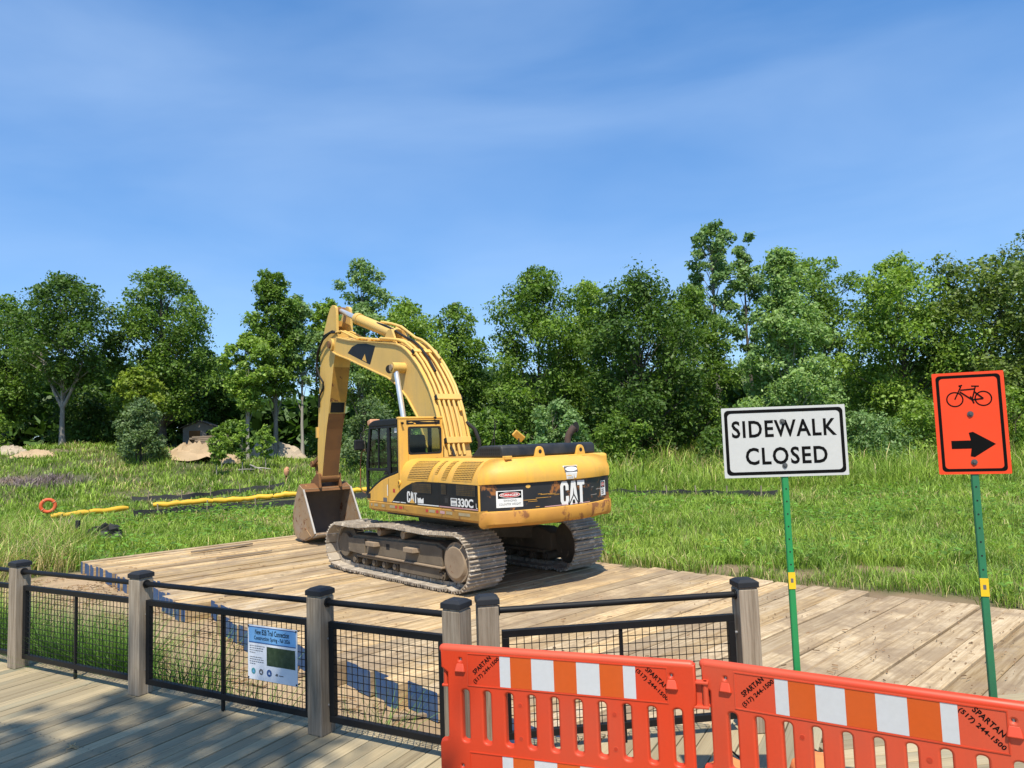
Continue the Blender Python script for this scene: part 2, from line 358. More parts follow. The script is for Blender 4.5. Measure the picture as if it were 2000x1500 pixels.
RUST = (0.17, 0.065, 0.02); DUST = (0.34, 0.27, 0.19)
MAT = {
 'yellow': paint('machine yellow', (0.80, 0.425, 0.052), 0.42, (0.45, 0.28, 0.085), 0.5, 1.6, RUST, 0.76, streak=0.5),
 'yellow_pale': paint('faded yellow', (0.72, 0.445, 0.098), 0.5, (0.44, 0.30, 0.12), 0.5, 0.9, RUST, 0.73, streak=0.5),
 'yellow_dirty_shade': paint('dirty and shaded yellow', (0.52, 0.27, 0.04), 0.55, (0.20, 0.11, 0.04), 0.75, 1.7, RUST, 0.58),  # grimy paint; also colours the boom's shade on the stick's inner face
 'yellow_rusty': paint('rusted yellow', (0.52, 0.25, 0.035), 0.6, (0.26, 0.10, 0.03), 0.95, 0.8, (0.22, 0.085, 0.022), 0.53),
 'stick_rust': paint('rust brown paint', (0.20, 0.085, 0.025), 0.7, (0.09, 0.05, 0.025), 0.7, 2.0, (0.42, 0.22, 0.05), 0.62),
 'band_black': paint('black band', (0.010, 0.011, 0.013), 0.45, (0.04, 0.035, 0.03), 0.35, 2.0, spec=0.25),
 'band_worn': paint('worn black band', (0.012, 0.013, 0.016), 0.42, (0.06, 0.05, 0.045), 0.4, 0.85, (0.30, 0.115, 0.025), 0.545),
 'hood_black': paint('black hood', (0.016, 0.018, 0.021), 0.42, (0.09, 0.085, 0.08), 0.5, 2.5, spec=0.4),
 'rubber': paint('black rubber', (0.014, 0.014, 0.014), 0.65, (0.05, 0.045, 0.04), 0.4, spec=0.3),
 'frame_black': paint('cab frame black', (0.009, 0.010, 0.012), 0.45, (0.04, 0.036, 0.032), 0.3, spec=0.3),
 'dark': paint('dark void', (0.012, 0.012, 0.012), 0.9, (0.02, 0.02, 0.02), 0.2),
 'engine': paint('engine bay', (0.16, 0.10, 0.03), 0.7, (0.02, 0.02, 0.02), 0.9, 6.0),
 'track_steel': paint('dusty track steel', (0.40, 0.34, 0.265), 0.7, (0.15, 0.125, 0.10), 0.85, 2.6, (0.60, 0.53, 0.43), 0.56, bumpy=0.25),
 'under_steel': paint('dirty undercarriage', (0.16, 0.125, 0.085), 0.8, (0.07, 0.055, 0.04), 0.8, 2.4, (0.27, 0.21, 0.15), 0.62, bumpy=0.3),
 'hub': paint('hub steel', (0.30, 0.225, 0.15), 0.8, (0.15, 0.1, 0.06), 0.6, 3.0, RUST, 0.62, bumpy=0.3),
 'bucket_out': paint('worn bucket paint', (0.32, 0.20, 0.10), 0.65, (0.38, 0.34, 0.29), 0.9, 1.4, RUST, 0.56, bumpy=0.2),
 'bucket_in': paint('bucket inside', (0.13, 0.105, 0.085), 0.7, (0.22, 0.17, 0.12), 0.8, 1.6, RUST, 0.64, bumpy=0.2),
 'edge_steel': paint('bare steel edge', (0.42, 0.39, 0.35), 0.5, (0.22, 0.17, 0.12), 0.7),
 'white': paint('white print', (0.78, 0.78, 0.75), 0.5, (0.45, 0.42, 0.36), 0.35, 6.0),
 'red': paint('red print', (0.55, 0.035, 0.03), 0.5),
 'pink': paint('faded red stripe', (0.55, 0.32, 0.33), 0.5),
 'grey_print': paint('grey print', (0.12, 0.12, 0.13), 0.6),
 'ink': paint('black ink', (0.004, 0.004, 0.004), 0.8, (0.01, 0.01, 0.01), 0.2, spec=0.12),
 'seat': paint('seat cloth', (0.035, 0.045, 0.06), 0.9),
 'lamp_orange': paint('faded amber lamp', (0.62, 0.30, 0.15), 0.4),
 'glass': glassmat('tinted glass', (0.62, 0.72, 0.63)),
 'metal_black': paint('black powder coat', (0.006, 0.0062, 0.007), 0.42, (0.02, 0.02, 0.02), 0.25, 3.0, spec=0.28),
 'cap_grey': paint('grey plastic cap', (0.017, 0.019, 0.023), 0.55, (0.05, 0.048, 0.045), 0.35, 4.0, spec=0.3),
 'bolt_dark': paint('dull bolt', (0.10, 0.105, 0.11), 0.45, metal=0.4),
 'galv': paint('zinc bolt', (0.42, 0.43, 0.45), 0.35, metal=0.7),
 'orange': paint('orange plastic', (0.60, 0.044, 0.008), 0.42, (0.40, 0.042, 0.012), 0.5, 2.2, (0.66, 0.11, 0.05), 0.70, fine=70, streak=0.4),
 'orange_deep': paint('deep orange hollow', (0.45, 0.03, 0.006), 0.5),
 'tape_faded': paint('faded grey tape', (0.40, 0.33, 0.20), 0.5, (0.3, 0.2, 0.08), 0.6, 5.0),
 'tape_orange': paint('orange sheeting', (0.56, 0.085, 0.006), 0.4, (0.5, 0.1, 0.01), 0.25, 4.0),
 'tape_white': paint('white sheeting', (0.54, 0.55, 0.56), 0.4, (0.55, 0.54, 0.5), 0.3, 5.0),
 'sign_white': paint('white sign face', (0.54, 0.54, 0.52), 0.45, (0.6, 0.58, 0.54), 0.2, 5.0),
 'sign_orange': paint('fluorescent orange face', (0.85, 0.055, 0.004), 0.45, (0.8, 0.07, 0.01), 0.2, 5.0),
 'post_green': paint('green enamel', (0.018, 0.27, 0.075), 0.42, (0.03, 0.12, 0.05), 0.4, 6.0),
 'post_green2': paint('dull green enamel', (0.022, 0.18, 0.075), 0.5, (0.03, 0.07, 0.04), 0.5, 6.0),
 'label_yellow': paint('yellow sticker', (0.85, 0.55, 0.01), 0.4),
 'bag': paint('orange bag fabric', (0.82, 0.24, 0.07), 0.6, (0.6, 0.2, 0.07), 0.5, 6.0, bumpy=0.3),
 'boom_yellow': paint('yellow float fabric', (0.70, 0.40, 0.02), 0.6, (0.45, 0.3, 0.05), 0.5, 0.9),
 'ring': paint('orange ring foam', (0.72, 0.10, 0.02), 0.5),
 'silt': paint('black silt fabric', (0.012, 0.013, 0.014), 0.6, (0.05, 0.05, 0.045), 0.4),
 'poster': paint('poster white', (0.74, 0.76, 0.80), 0.35, (0.6, 0.6, 0.62), 0.2),
 'poster_blue': paint('poster blue', (0.16, 0.40, 0.72), 0.35),
 'poster_dark': paint('poster dark blue', (0.02, 0.09, 0.28), 0.35),
 'photo': paint('printed view', (0.022, 0.045, 0.018), 0.35, (0.07, 0.10, 0.05), 0.9, 25.0, (0.16, 0.16, 0.14), 0.7),
 'teal': paint('teal print', (0.05, 0.30, 0.32), 0.4),
 'shed': paint('grey shed boards', (0.22, 0.20, 0.19), 0.8, (0.12, 0.10, 0.09), 0.5),
 'shed_roof': paint('shed roofing', (0.10, 0.085, 0.075), 0.85),
 'house_roof': paint('red brown shingle', (0.22, 0.10, 0.085), 0.85),
 'sand': paint('sand heap', (0.43, 0.31, 0.185), 0.95, (0.36, 0.26, 0.16), 0.6, 0.8, bumpy=0.6, fine=9),
 'pale_sand': paint('pale spoil heap', (0.42, 0.34, 0.25), 0.95, (0.28, 0.22, 0.15), 0.6, 0.8, bumpy=0.6, fine=9),
 'chrome': paint('chrome rod', (0.80, 0.79, 0.77), 0.26, (0.6, 0.58, 0.55), 0.3, metal=0.75),
 'exhaust': paint('rusty exhaust', (0.07, 0.045, 0.035), 0.7, RUST, 0.7, 6.0),
 'bark_pale': wood('pale bark', [(0.25, (0.16, 0.14, 0.11)), (0.6, (0.36, 0.33, 0.28)), (0.85, (0.45, 0.42, 0.37))], 2, gscale=0.5),
 'bark': wood('dark bark', [(0.25, (0.05, 0.04, 0.03)), (0.6, (0.11, 0.09, 0.07)), (0.85, (0.17, 0.14, 0.11))], 2, gscale=0.5),
 'leaf': leafmat('leaf', 0.38), 'grass': leafmat('grass blade', 0.28, 0.45),
 'timber': wood('fresh timber', [(0.22, (0.17, 0.095, 0.04)), (0.42, (0.40, 0.265, 0.12)), (0.60, (0.56, 0.41, 0.225)), (0.85, (0.50, 0.41, 0.28))], 0, var=0.38, stain=(0.30, 0.235, 0.16), stain_at=0.56, spray=True),
 'timber_grey': wood('weathered timber', [(0.22, (0.17, 0.105, 0.055)), (0.42, (0.385, 0.275, 0.15)), (0.60, (0.53, 0.41, 0.255)), (0.85, (0.55, 0.455, 0.325))], 0, var=0.28, stain=(0.27, 0.19, 0.11), stain_at=0.48, spray=True),
 'deck': wood('weathered deck', [(0.15, (0.215, 0.16, 0.085)), (0.42, (0.335, 0.265, 0.155)), (0.65, (0.40, 0.325, 0.195)), (0.9, (0.45, 0.375, 0.245))], 0, var=0.30, stain=(0.20, 0.20, 0.14), stain_at=0.52, gscale=2.4, bstr=0.35),
 'post': wood('weathered post', [(0.2, (0.09, 0.065, 0.042)), (0.42, (0.23, 0.18, 0.125)), (0.60, (0.33, 0.27, 0.20)), (0.85, (0.37, 0.32, 0.25))], 2, var=0.2, gscale=2.2, bstr=0.5),
 'driftwood': wood('grey plank', [(0.25, (0.10, 0.075, 0.05)), (0.5, (0.24, 0.18, 0.12)), (0.8, (0.33, 0.27, 0.2))], 0, var=0.2),
}
# blue sprayed timber ends
m, nt, b = nodes('blue sprayed end'); v = coords(nt); n1 = noise(nt, v, 7, 6, 0.65); n2 = noise(nt, v, 30, 4)
colr = ramp(nt, [(0.0, (0.012, 0.042, 0.115)), (0.46, (0.026, 0.082, 0.22)), (0.62, (0.06, 0.105, 0.19)), (0.80, (0.16, 0.17, 0.19))])
nt.links.new(n1, colr.inputs['Fac']); nt.links.new(mix(nt, mrange(nt, n2, 0.4, 0.7, 0, 0.4), colr.outputs['Color'], (0.03, 0.06, 0.12)), b.inputs['Base Color']); b.inputs['Roughness'].default_value = 0.8
MAT['blue_end'] = m
# ------------------------------------------------------------------ layout frames
UA = rad(43.5)                                              # timbers of the mat platform run along this direction
UD = np.array([math.cos(UA), math.sin(UA)]); VD = np.array([math.sin(UA), -math.cos(UA)])
MAT_TOP = -0.565; GROUND = -0.87
FD = np.array([0.877, -0.480]); FN = np.array([0.480, 0.877])   # fence direction and outward normal
POSTS = [(-6.57, 8.06), (-4.90, 7.14), (-3.23, 6.28), (-1.44, 5.29), (-0.41, 4.73)]
POSTS2 = [(-0.215, 4.82), (1.56, 5.07)]
D2 = np.array(POSTS2[1]) - np.array(POSTS2[0]); D2 /= np.linalg.norm(D2); N2 = np.array([-D2[1], D2[0]])

_rl = np.random.default_rng(5).random((6, 256, 256))
def vnoise(x, y, scale, seed=0):
    t = _rl[seed % 6]; x = np.asarray(x) / scale + 17.3 * seed + 1000; y = np.asarray(y) / scale + 9.1 * seed + 1000
    xi, yi = np.floor(x).astype(int), np.floor(y).astype(int); fx, fy = x - xi, y - yi
    fx = fx * fx * (3 - 2 * fx); fy = fy * fy * (3 - 2 * fy)
    g = lambda a, b: t[(xi + a) & 255, (yi + b) & 255]
    return (g(0, 0) * (1 - fx) + g(1, 0) * fx) * (1 - fy) + (g(0, 1) * (1 - fx) + g(1, 1) * fx) * fy
def fbm(x, y, scale, seed=0, o=3):
    return sum(vnoise(x, y, scale / 2 ** i, seed + i) * 0.5 ** i for i in range(o)) / sum(0.5 ** i for i in range(o))
def smooth(t):
    t = np.clip(t, 0, 1); return t * t * (3 - 2 * t)

def uv(x, y):
    return x * UD[0] + y * UD[1], x * VD[0] + y * VD[1]

def gz(x, y):
    x = np.asarray(x, float); y = np.asarray(y, float)
    A = np.interp(x, [-60, -30, -15, 0, 10, 30, 60], [3.6, 3.4, 1.9, 1.8, 1.4, 1.2, 1.2])
    z = GROUND + A * smooth((y - 33) / 19)
    u, v = uv(x, y)
    flatm = smooth((np.maximum(np.maximum(3.4 - u, u - 12.6), np.maximum(-21 - v, v - 6)) + 0.2) / 1.5)     # level under the mats
    near = smooth((y - 8.5) / 3)
    return z + flatm * near * (fbm(x, y, 5.0, 1) - 0.5) * 0.28 + smooth((y - 20) / 10) * (fbm(x, y, 9, 3) - 0.5) * 0.4

def sandness(x, y):
    """bare sand around the mats (1) against grown-over ground (0)"""
    u, v = uv(x, y); n = (fbm(x, y, 1.8, 2) - 0.5) * 1.6
    left = np.minimum(u - 1.9, 5.6 - u)                      # strip between fence and mat ends
    left = np.minimum(left, v + 20.6)
    mats = np.minimum(np.minimum(u - 4.0, 12.35 - u), v + 20.3)
    fx = (x - POSTS[2][0]) * FN[0] + (y - POSTS[2][1]) * FN[1]
    fs = (x - POSTS[2][0]) * FD[0] + (y - POSTS[2][1]) * FD[1]
    farl = np.minimum(-2.6 - fs + 0 * x, 1.3 - fx)           # grass keeps growing by the fence on the left
    s = np.maximum(left + n * 0.7, mats + n * 0.35)
    s = np.where(farl > 0, -1, s)
    bare = np.minimum(13.6 - u + n * 1.1, u - 12) - 0.3      # scuffed strip along the right edge
    bare = np.where((v > -13) & (v < 6), bare, -1)
    for cx_, cy_, r_c in ((4.5, 15.1, 0.75), (5.5, 14.3, 0.7), (7.2, 14.6, 0.9), (7.9, 14.2, 0.55), (2.4, 15.9, 0.7), (9.2, 12.6, 0.8)):
        bare = np.maximum(bare, (r_c - np.hypot(x - cx_, (y - cy_) * 1.3)) * 0.8 + n * 0.35)
    return smooth(np.maximum(s, bare) / 0.5 + 0.3)

# ------------------------------------------------------------------ ground
def axis_pts(lo, hi, step, far):
    a = np.arange(lo, hi + 1e-6, step); out = []; d = step; p = hi
    while p < far: d *= 1.25; p += d; out.append(p)
    inn = []; d = step; p = lo
    while p > -far: d *= 1.25; p -= d; inn.append(p)
    return np.concatenate([np.array(inn[::-1]), a, np.array(out)])
gx = axis_pts(-27, 27, 0.36, 900); gy = axis_pts(3, 56, 0.36, 900)
GX, GY = np.meshgrid(gx, gy); fx_, fy_ = GX.ravel(), GY.ravel()
sd_ = sandness(fx_, fy_)
zz = gz(fx_, fy_) + sd_ * (fbm(fx_, fy_, 0.9, 4) - 0.5) * 0.07
u_, v_ = uv(fx_, fy_)
zz = np.where((u_ > 4.2) & (u_ < 12.6) & (v_ > -20.4), np.minimum(zz, GROUND + 0.0), zz)
n_ = fbm(fx_, fy_, 3.0, 0)[:, None]; n2_ = fbm(fx_, fy_, 0.8, 3)[:, None]
soil = np.array([0.055, 0.075, 0.022]) * (0.6 + 0.8 * n_) + np.array([0.05, 0.035, 0.015]) * n2_
sandc = np.array([0.40, 0.285, 0.165]) * (0.55 + 0.75 * n2_) * (0.75 + 0.5 * n_)
bare_r = (u_ > 11.8)[:, None]
sandc = np.where(bare_r, sandc * np.array([0.62, 0.6, 0.58]), sandc)
gcol = soil * (1 - sd_[:, None]) + sandc * sd_[:, None]
# worn brown earth on the far left slope and purple-grey cut patch
dirt = smooth((fbm(fx_, fy_, 4.0, 5) - 0.56) / 0.08) * smooth((fy_ - 36) / 4) * (fx_ < -14)
gcol = gcol * (1 - dirt[:, None]) + np.array([0.17, 0.125, 0.085]) * dirt[:, None]
nx, ny = len(gx), len(gy)
ii, jj = np.meshgrid(np.arange(nx - 1), np.arange(ny - 1)); k0 = (jj * nx + ii).ravel()
m, nt, b = nodes('soil and sand')
a_ = nt.nodes.new('ShaderNodeVertexColor'); a_.layer_name = 'tint'
v = coords(nt, rnd=False); n1 = noise(nt, v, 14, 6, 0.7); n2 = noise(nt, v, 90, 3)
cc = mix(nt, mrange(nt, n1, 0.35, 0.75, 0.0, 0.5), a_.outputs['Color'], (0.75, 0.7, 0.62), 'MULTIPLY')
cc = mix(nt, mrange(nt, n2, 0.5, 0.72, 0.0, 0.5), cc, (0.15, 0.095, 0.055))
nt.links.new(cc, b.inputs['Base Color']); b.inputs['Roughness'].default_value = 0.95; bump(nt, b, n1, 0.6, 0.03)
g_o = fast_mesh('ground', np.stack([fx_, fy_, zz], 1), np.stack([k0, k0 + 1, k0 + nx + 1, k0 + nx], 1), None, gcol, m, smooth=True)
tag(g_o, kind='structure')

# ------------------------------------------------------------------ grass: real blades
rg = np.random.default_rng(11)
def blades(x, y, z, h, w, lean, ang, cb, ct):
    n = len(x); dx, dy = np.cos(ang), np.sin(ang)
    face = ang + rg.uniform(-1.2, 1.2, n) + math.pi / 2
    wx, wy = np.cos(face) * w / 2, np.sin(face) * w / 2
    P = np.empty((n, 5, 3)); C = np.empty((n, 5, 3))
    b = np.stack([x, y, z], 1); wv = np.stack([wx, wy, 0 * wx], 1); dv = np.stack([dx, dy, 0 * dx], 1)
    mid = b + dv * (lean * h * 0.32)[:, None]; mid[:, 2] += h * 0.6
    tip = b + dv * (lean * h)[:, None]; tip[:, 2] += h * np.sqrt(np.clip(1 - 0.55 * lean ** 2, 0.15, 1))
    P[:, 0], P[:, 1], P[:, 2], P[:, 3], P[:, 4] = b - wv, b + wv, mid + wv * 0.75, mid - wv * 0.75, tip
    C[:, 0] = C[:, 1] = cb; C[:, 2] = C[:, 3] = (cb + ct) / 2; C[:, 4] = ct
    k = np.arange(n)[:, None] * 5
    return P.reshape(-1, 3), C.reshape(-1, 3), k + np.array([[0, 1, 2, 3]]), k + np.array([[3, 2, 4]])

def in_deck(x, y):
    s = (x - POSTS[2][0]) * FD[0] + (y - POSTS[2][1]) * FD[1]; t = (x - POSTS[2][0]) * FN[0] + (y - POSTS[2][1]) * FN[1]
    t2 = (x - POSTS2[0][0]) * N2[0] + (y - POSTS2[0][1]) * N2[1]
    return np.where(x < -0.4, t < 0.35, t2 < 0.5)

def grass_colors(n, x, y, dry):
    g1 = np.array([0.185, 0.325, 0.040]); g2 = np.array([0.30, 0.43, 0.062]); g3 = np.array([0.10, 0.205, 0.032]); st = np.array([0.52, 0.45, 0.21])
    a = fbm(x, y, 3.2, 2)[:, None]; bnoise = fbm(x, y, 1.1, 4)[:, None]
    c = g1 * (1 - a) + g2 * a
    c = c + (g3 - c) * np.clip((0.48 - bnoise) * 2.6, 0, 0.8)
    r = rg.random(n)[:, None]
    c = np.where(r < dry[:, None], st * rg.uniform(0.6, 1.25, (n, 1)), c)
    pv = smooth((1.6 - np.hypot((x + 27.5) / 2.2, y - 42.0)) / 0.6)[:, None]          # drying purple-grey cut patch
    c = c * (1 - pv) + np.array([0.25, 0.20, 0.21]) * pv
    return c * rg.uniform(0.6, 1.4, (n, 1))

def grass_zone(n_try, ylo, yhi, xlo_f, xhi_f, h0, w0, dens_fn):
    y = rg.uniform(ylo, yhi, n_try); x = rg.uniform(0, 1, n_try) * (xhi_f(y) - xlo_f(y)) + xlo_f(y)
    k = (rg.random(n_try) < dens_fn(x, y)) & (rg.random(n_try) > sandness(x, y) * 1.25) & ~in_deck(x, y)
    u, v = uv(x, y)
    k &= ~((u > 4.1) & (u < 12.5) & (v > -20.3))
    by_ = np.interp(x, [-21, -19.3, -18.4, -17.6, -15.2, -12.5, -9.6, -6.5], [31.6, 32.7, 33.9, 35.1, 36.3, 37.3, 38.0, 38.8])
    k &= ~((x > -20.8) & (x < -6.5) & (y < by_ + 0.35) & (y > by_ - 1.5) & (rg.random(n_try) < 0.93))
    return x[k], y[k]

def tallness(x, y):
    u, v = uv(x, y)
    t = np.full(len(x), 0.235)
    t += 0.42 * smooth((-(y * 0.5 + 1.3) - x) / 1.5) * smooth((30 - y) / 3)         # rank grass on the near left
    right = smooth((x + 2) / 4)
    t += right * (0.58 * smooth((y - 34.5 + x * 0.12) / 2.5))           # uncut meadow beyond the black fence
    t *= np.where((x < -6) & (y > 26) & (y < 40) & (x > -22), 0.62, 1.0)
    return t * (0.55 + 0.9 * fbm(x, y, 2.2, 1))

def dryness(x, y):
    d = 0.04 + 0.24 * smooth((-(y * 0.5 + 1.3) - x) / 1.5) * smooth((30 - y) / 3)
    d += 0.22 * smooth((y - 36) / 4) * smooth((x + 2) / 6) * fbm(x, y, 3, 5)
    u, v = uv(x, y)
    d += 0.5 * smooth((v + 22.5) / 2) * (u < 4.5) * (y > 13)
    d += np.where(x > -4, 0.18, 0.08) * smooth((fbm(x, y, 4.2, 1) - 0.58) / 0.12)
    d += 0.45 * smooth((14.2 - u) / 1.2) * (u > 11.5) * fbm(x, y, 1.5, 3)
    return d

GP, GC, GQ, GT = [], [], [], []; base = 0
for n_try, ylo, yhi, kx, w0, hs_ in ((170000, 7.0, 17, 0.86, 0.011, 1.0), (215000, 15, 27, 0.84, 0.018, 1.0), (160000, 27, 37, 0.82, 0.027, 1.1), (100000, 37, 52, 0.82, 0.045, 1.15)):
    x, y = grass_zone(n_try, ylo, yhi, lambda yy: -(yy * kx + 2), lambda yy: yy * kx + 2, 1, w0, lambda a, b_: 0.35 + 0.65 * smooth((fbm(a, b_, 1.3, 0) - 0.25) / 0.3))
    # half of it grows in fanned tufts
    half = len(x) // 2; kk = 11; cxs, cys = x[:half // kk], y[:half // kk]
    nt2 = len(cxs); spread = 0.05 + 0.012 * cys
    tx = np.repeat(cxs, kk); ty = np.repeat(cys, kk); ta = rg.uniform(0, 6.28, nt2 * kk); tr = np.repeat(spread, kk) * np.abs(rg.normal(0, 0.8, nt2 * kk))
    th = np.repeat(rg.uniform(0.8, 1.75, nt2), kk); tc_ = np.repeat(rg.uniform(0.7, 1.3, nt2), kk)
    x = np.concatenate([x[half:], tx + tr * np.cos(ta)]); y = np.concatenate([y[half:], ty + tr * np.sin(ta)])
    n = len(x); nl = n - nt2 * kk
    t = tallness(x, y) * rg.uniform(0.55, 1.25, n) * hs_; t[nl:] *= th
    dr = dryness(x, y)
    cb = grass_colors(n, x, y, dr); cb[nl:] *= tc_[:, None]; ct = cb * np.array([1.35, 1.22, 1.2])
    wind = np.where(rg.random(n) < 0.6, rg.normal(0.15, 0.7, n), rg.uniform(0, 6.28, n)); wind[nl:] = ta
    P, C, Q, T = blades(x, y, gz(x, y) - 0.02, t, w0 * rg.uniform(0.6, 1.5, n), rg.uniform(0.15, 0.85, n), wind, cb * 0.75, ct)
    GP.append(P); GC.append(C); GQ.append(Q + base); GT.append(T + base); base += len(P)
tag(fast_mesh('meadow_grass', np.concatenate(GP), np.concatenate(GQ), np.concatenate(GT), np.concatenate(GC), MAT['grass']),
    'long green meadow grass around the timber platform', 'grass', kind='stuff')

# broad-leaved weeds: small leaf discs low in the grass
n = 42000
x = rg.uniform(-26, 26, n); y = rg.uniform(9, 34, n); k = (np.abs(x) < y * 0.82 + 1) & (fbm(x, y, 2.0, 4) > 0.5) & (sandness(x, y) < 0.3) & ~in_deck(x, y)
u, v = uv(x, y); k &= ~((u > 4.1) & (u < 12.5) & (v > -20.3)); x, y = x[k], y[k]; n = len(x)
z = gz(x, y) + rg.uniform(0.05, 0.42, n) * (0.5 + fbm(x, y, 2, 2))
s = rg.uniform(0.025, 0.062, n) * (1 + y / 30); a = rg.uniform(0, 6.28, n)
d1 = np.stack([np.cos(a), np.sin(a), rg.uniform(-0.5, 0.3, n)], 1) * s[:, None]; d2 = np.stack([-np.sin(a), np.cos(a), rg.uniform(-0.4, 0.4, n)], 1) * s[:, None] * 0.6
c0 = np.stack([x, y, z], 1); P = np.stack([c0 - d1, c0 + d2, c0 + d1, c0 - d2], 1).reshape(-1, 3)
C = np.repeat(np.array([0.14, 0.27, 0.035]) * rg.uniform(0.5, 1.6, (n, 1)), 4, 0)
tag(fast_mesh('meadow_weeds', P, np.arange(4 * n).reshape(-1, 4), None, C, MAT['leaf']), 'low broad-leaved weeds scattered through the grass', 'weeds', kind='stuff')

# tall stems growing through the sand beside the boardwalk fence
def fence_tufts(name, srange, toff, n, hmax, label):
    s = rg.uniform(*srange, n); t = toff + np.abs(rg.normal(0, 0.26, n))
    keep = rg.random(n) < smooth((fbm(s, t, 0.5, 1) - 0.3) / 0.25); s, t = s[keep], t[keep]; n = len(s)
    x = POSTS[2][0] + FD[0] * s + FN[0] * t; y = POSTS[2][1] + FD[1] * s + FN[1] * t
    h = hmax * rg.uniform(0.35, 1.0, n)
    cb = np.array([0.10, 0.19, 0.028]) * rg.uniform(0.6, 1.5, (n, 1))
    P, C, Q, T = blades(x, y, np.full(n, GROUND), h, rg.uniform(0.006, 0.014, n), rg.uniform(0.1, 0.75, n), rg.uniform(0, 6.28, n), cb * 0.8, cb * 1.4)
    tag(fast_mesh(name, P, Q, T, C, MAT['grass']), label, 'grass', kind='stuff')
fence_tufts('tall_fence_grass', (-4.8, -0.95), 0.40, 11500, 1.42, 'tall grass clump behind the two left fence panels')
fence_tufts('fence_grass_tuft', (-0.5, -0.12), 0.40, 700, 1.35, 'grass tuft at the left of the panel with the notice')
fence_tufts('sparse_fence_grass', (1.75, 2.15), 0.38, 190, 1.1, 'sparse grass tuft behind the narrow fence panel')
fence_tufts('thin_fence_grass', (0.0, 0.75), 0.40, 420, 1.02, 'thin grass blades left of the notice')

# ------------------------------------------------------------------ trees
PALS = {
 'mid': [(0.066, 0.125, 0.021), (0.150, 0.239, 0.040)], 'dark': [(0.038, 0.078, 0.017), (0.090, 0.159, 0.028)],
 'light': [(0.108, 0.185, 0.030), (0.216, 0.313, 0.055)], 'silver': [(0.085, 0.165, 0.055), (0.21, 0.30, 0.125)],
 'aspen': [(0.10, 0.19, 0.055), (0.25, 0.35, 0.13)],
 'olive': [(0.070, 0.115, 0.023), (0.15, 0.205, 0.048)], 'yellowgreen': [(0.13, 0.19, 0.022), (0.23, 0.29, 0.045)], 'grey': [(0.075, 0.125, 0.055), (0.145, 0.205, 0.09)],
}
PROF = {
 'round': lambda h: np.sqrt(np.clip(1 - (2 * h - 0.95) ** 2, 0.02, 1)),
 'oval': lambda h: np.clip(np.sin(np.pi * np.clip(h * 0.9 + 0.06, 0, 1)) ** 0.75, 0.1, 1),
 'cone': lambda h: np.clip((1 - h) ** 0.55 * 1.05, 0.08, 1) * np.clip(h * 6 + 0.45, 0, 1),
 'column': lambda h: np.clip(np.sin(np.pi * np.clip(h * 0.88 + 0.08, 0, 1)) ** 0.45, 0.15, 1),
 'full': lambda h: np.clip((1 - h ** 3.6) ** 0.6, 0.12, 1),
 'vase': lambda h: np.clip(0.55 + 0.6 * h - 0.9 * np.clip(h - 0.72, 0, 1) * 2.2, 0.15, 1.05),
}
def leaves_mesh(r, lobes, n_leaves, leaf, pal, droop, shell, squash, spiky):
    p0, p1 = np.array(PALS[pal][0]), np.array(PALS[pal][1])
    w = lobes[:, 3] ** 2.2; cnt = r.multinomial(n_leaves, w / w.sum())
    ix = np.repeat(np.arange(len(lobes)), cnt); n = len(ix)
    d = r.normal(size=(n, 3)); d /= np.linalg.norm(d, axis=1)[:, None]
    d[:, 2] = np.where((d[:, 2] < -0.35) & (r.random(n) < 0.6), -d[:, 2], d[:, 2])
    rr = (shell + (1 - shell) * r.random(n) ** 0.6) * r.uniform(0.75, 1.2, n) * lobes[ix, 3]
    # break each lobe into small twigs
    tw = np.floor(r.random(n) * 9); ph = ix * 7.13 + tw * 2.4
    jit = np.stack([np.cos(ph), np.sin(ph * 1.7), np.sin(ph * 0.9)], 1) * (lobes[ix, 3] * 0.42)[:, None]
    off = d * rr[:, None] * 0.78 + jit
    off[:, 2] *= squash
    if spiky: off[:, 2] += np.abs(r.normal(size=n)) * spiky * (np.hypot(off[:, 0], off[:, 1]) < lobes[ix, 3] * 0.5)
    c = lobes[ix, :3] + off
    nr = r.normal(size=(n, 3)) * 0.75 + d * 0.6 + np.array([0, 0, 0.55]); nr /= np.linalg.norm(nr, axis=1)[:, None]
    t = r.normal(size=(n, 3)) + np.array([0, 0, -droop]); t -= nr * (t * nr).sum(1)[:, None]; t /= np.linalg.norm(t, axis=1)[:, None] + 1e-9
    bt = np.cross(nr, t); s = leaf * (0.42 + 1.15 * r.random(n) ** 1.7)
    a = t * s[:, None] * 0.62; bb = bt * s[:, None] * 0.36
    P = np.stack([c - a, c + bb, c + a, c - bb], 1).reshape(-1, 3)
    k = r.random(len(lobes))[ix] * 0.6 + r.random(n) * 0.4
    col = p0 + (p1 - p0) * k[:, None]; col = col * r.uniform(0.85, 1.75, (n, 1)) * np.array([1.04, 1.02, 0.92])
    return P, np.arange(4 * n).reshape(-1, 4), np.repeat(col, 4, 0)

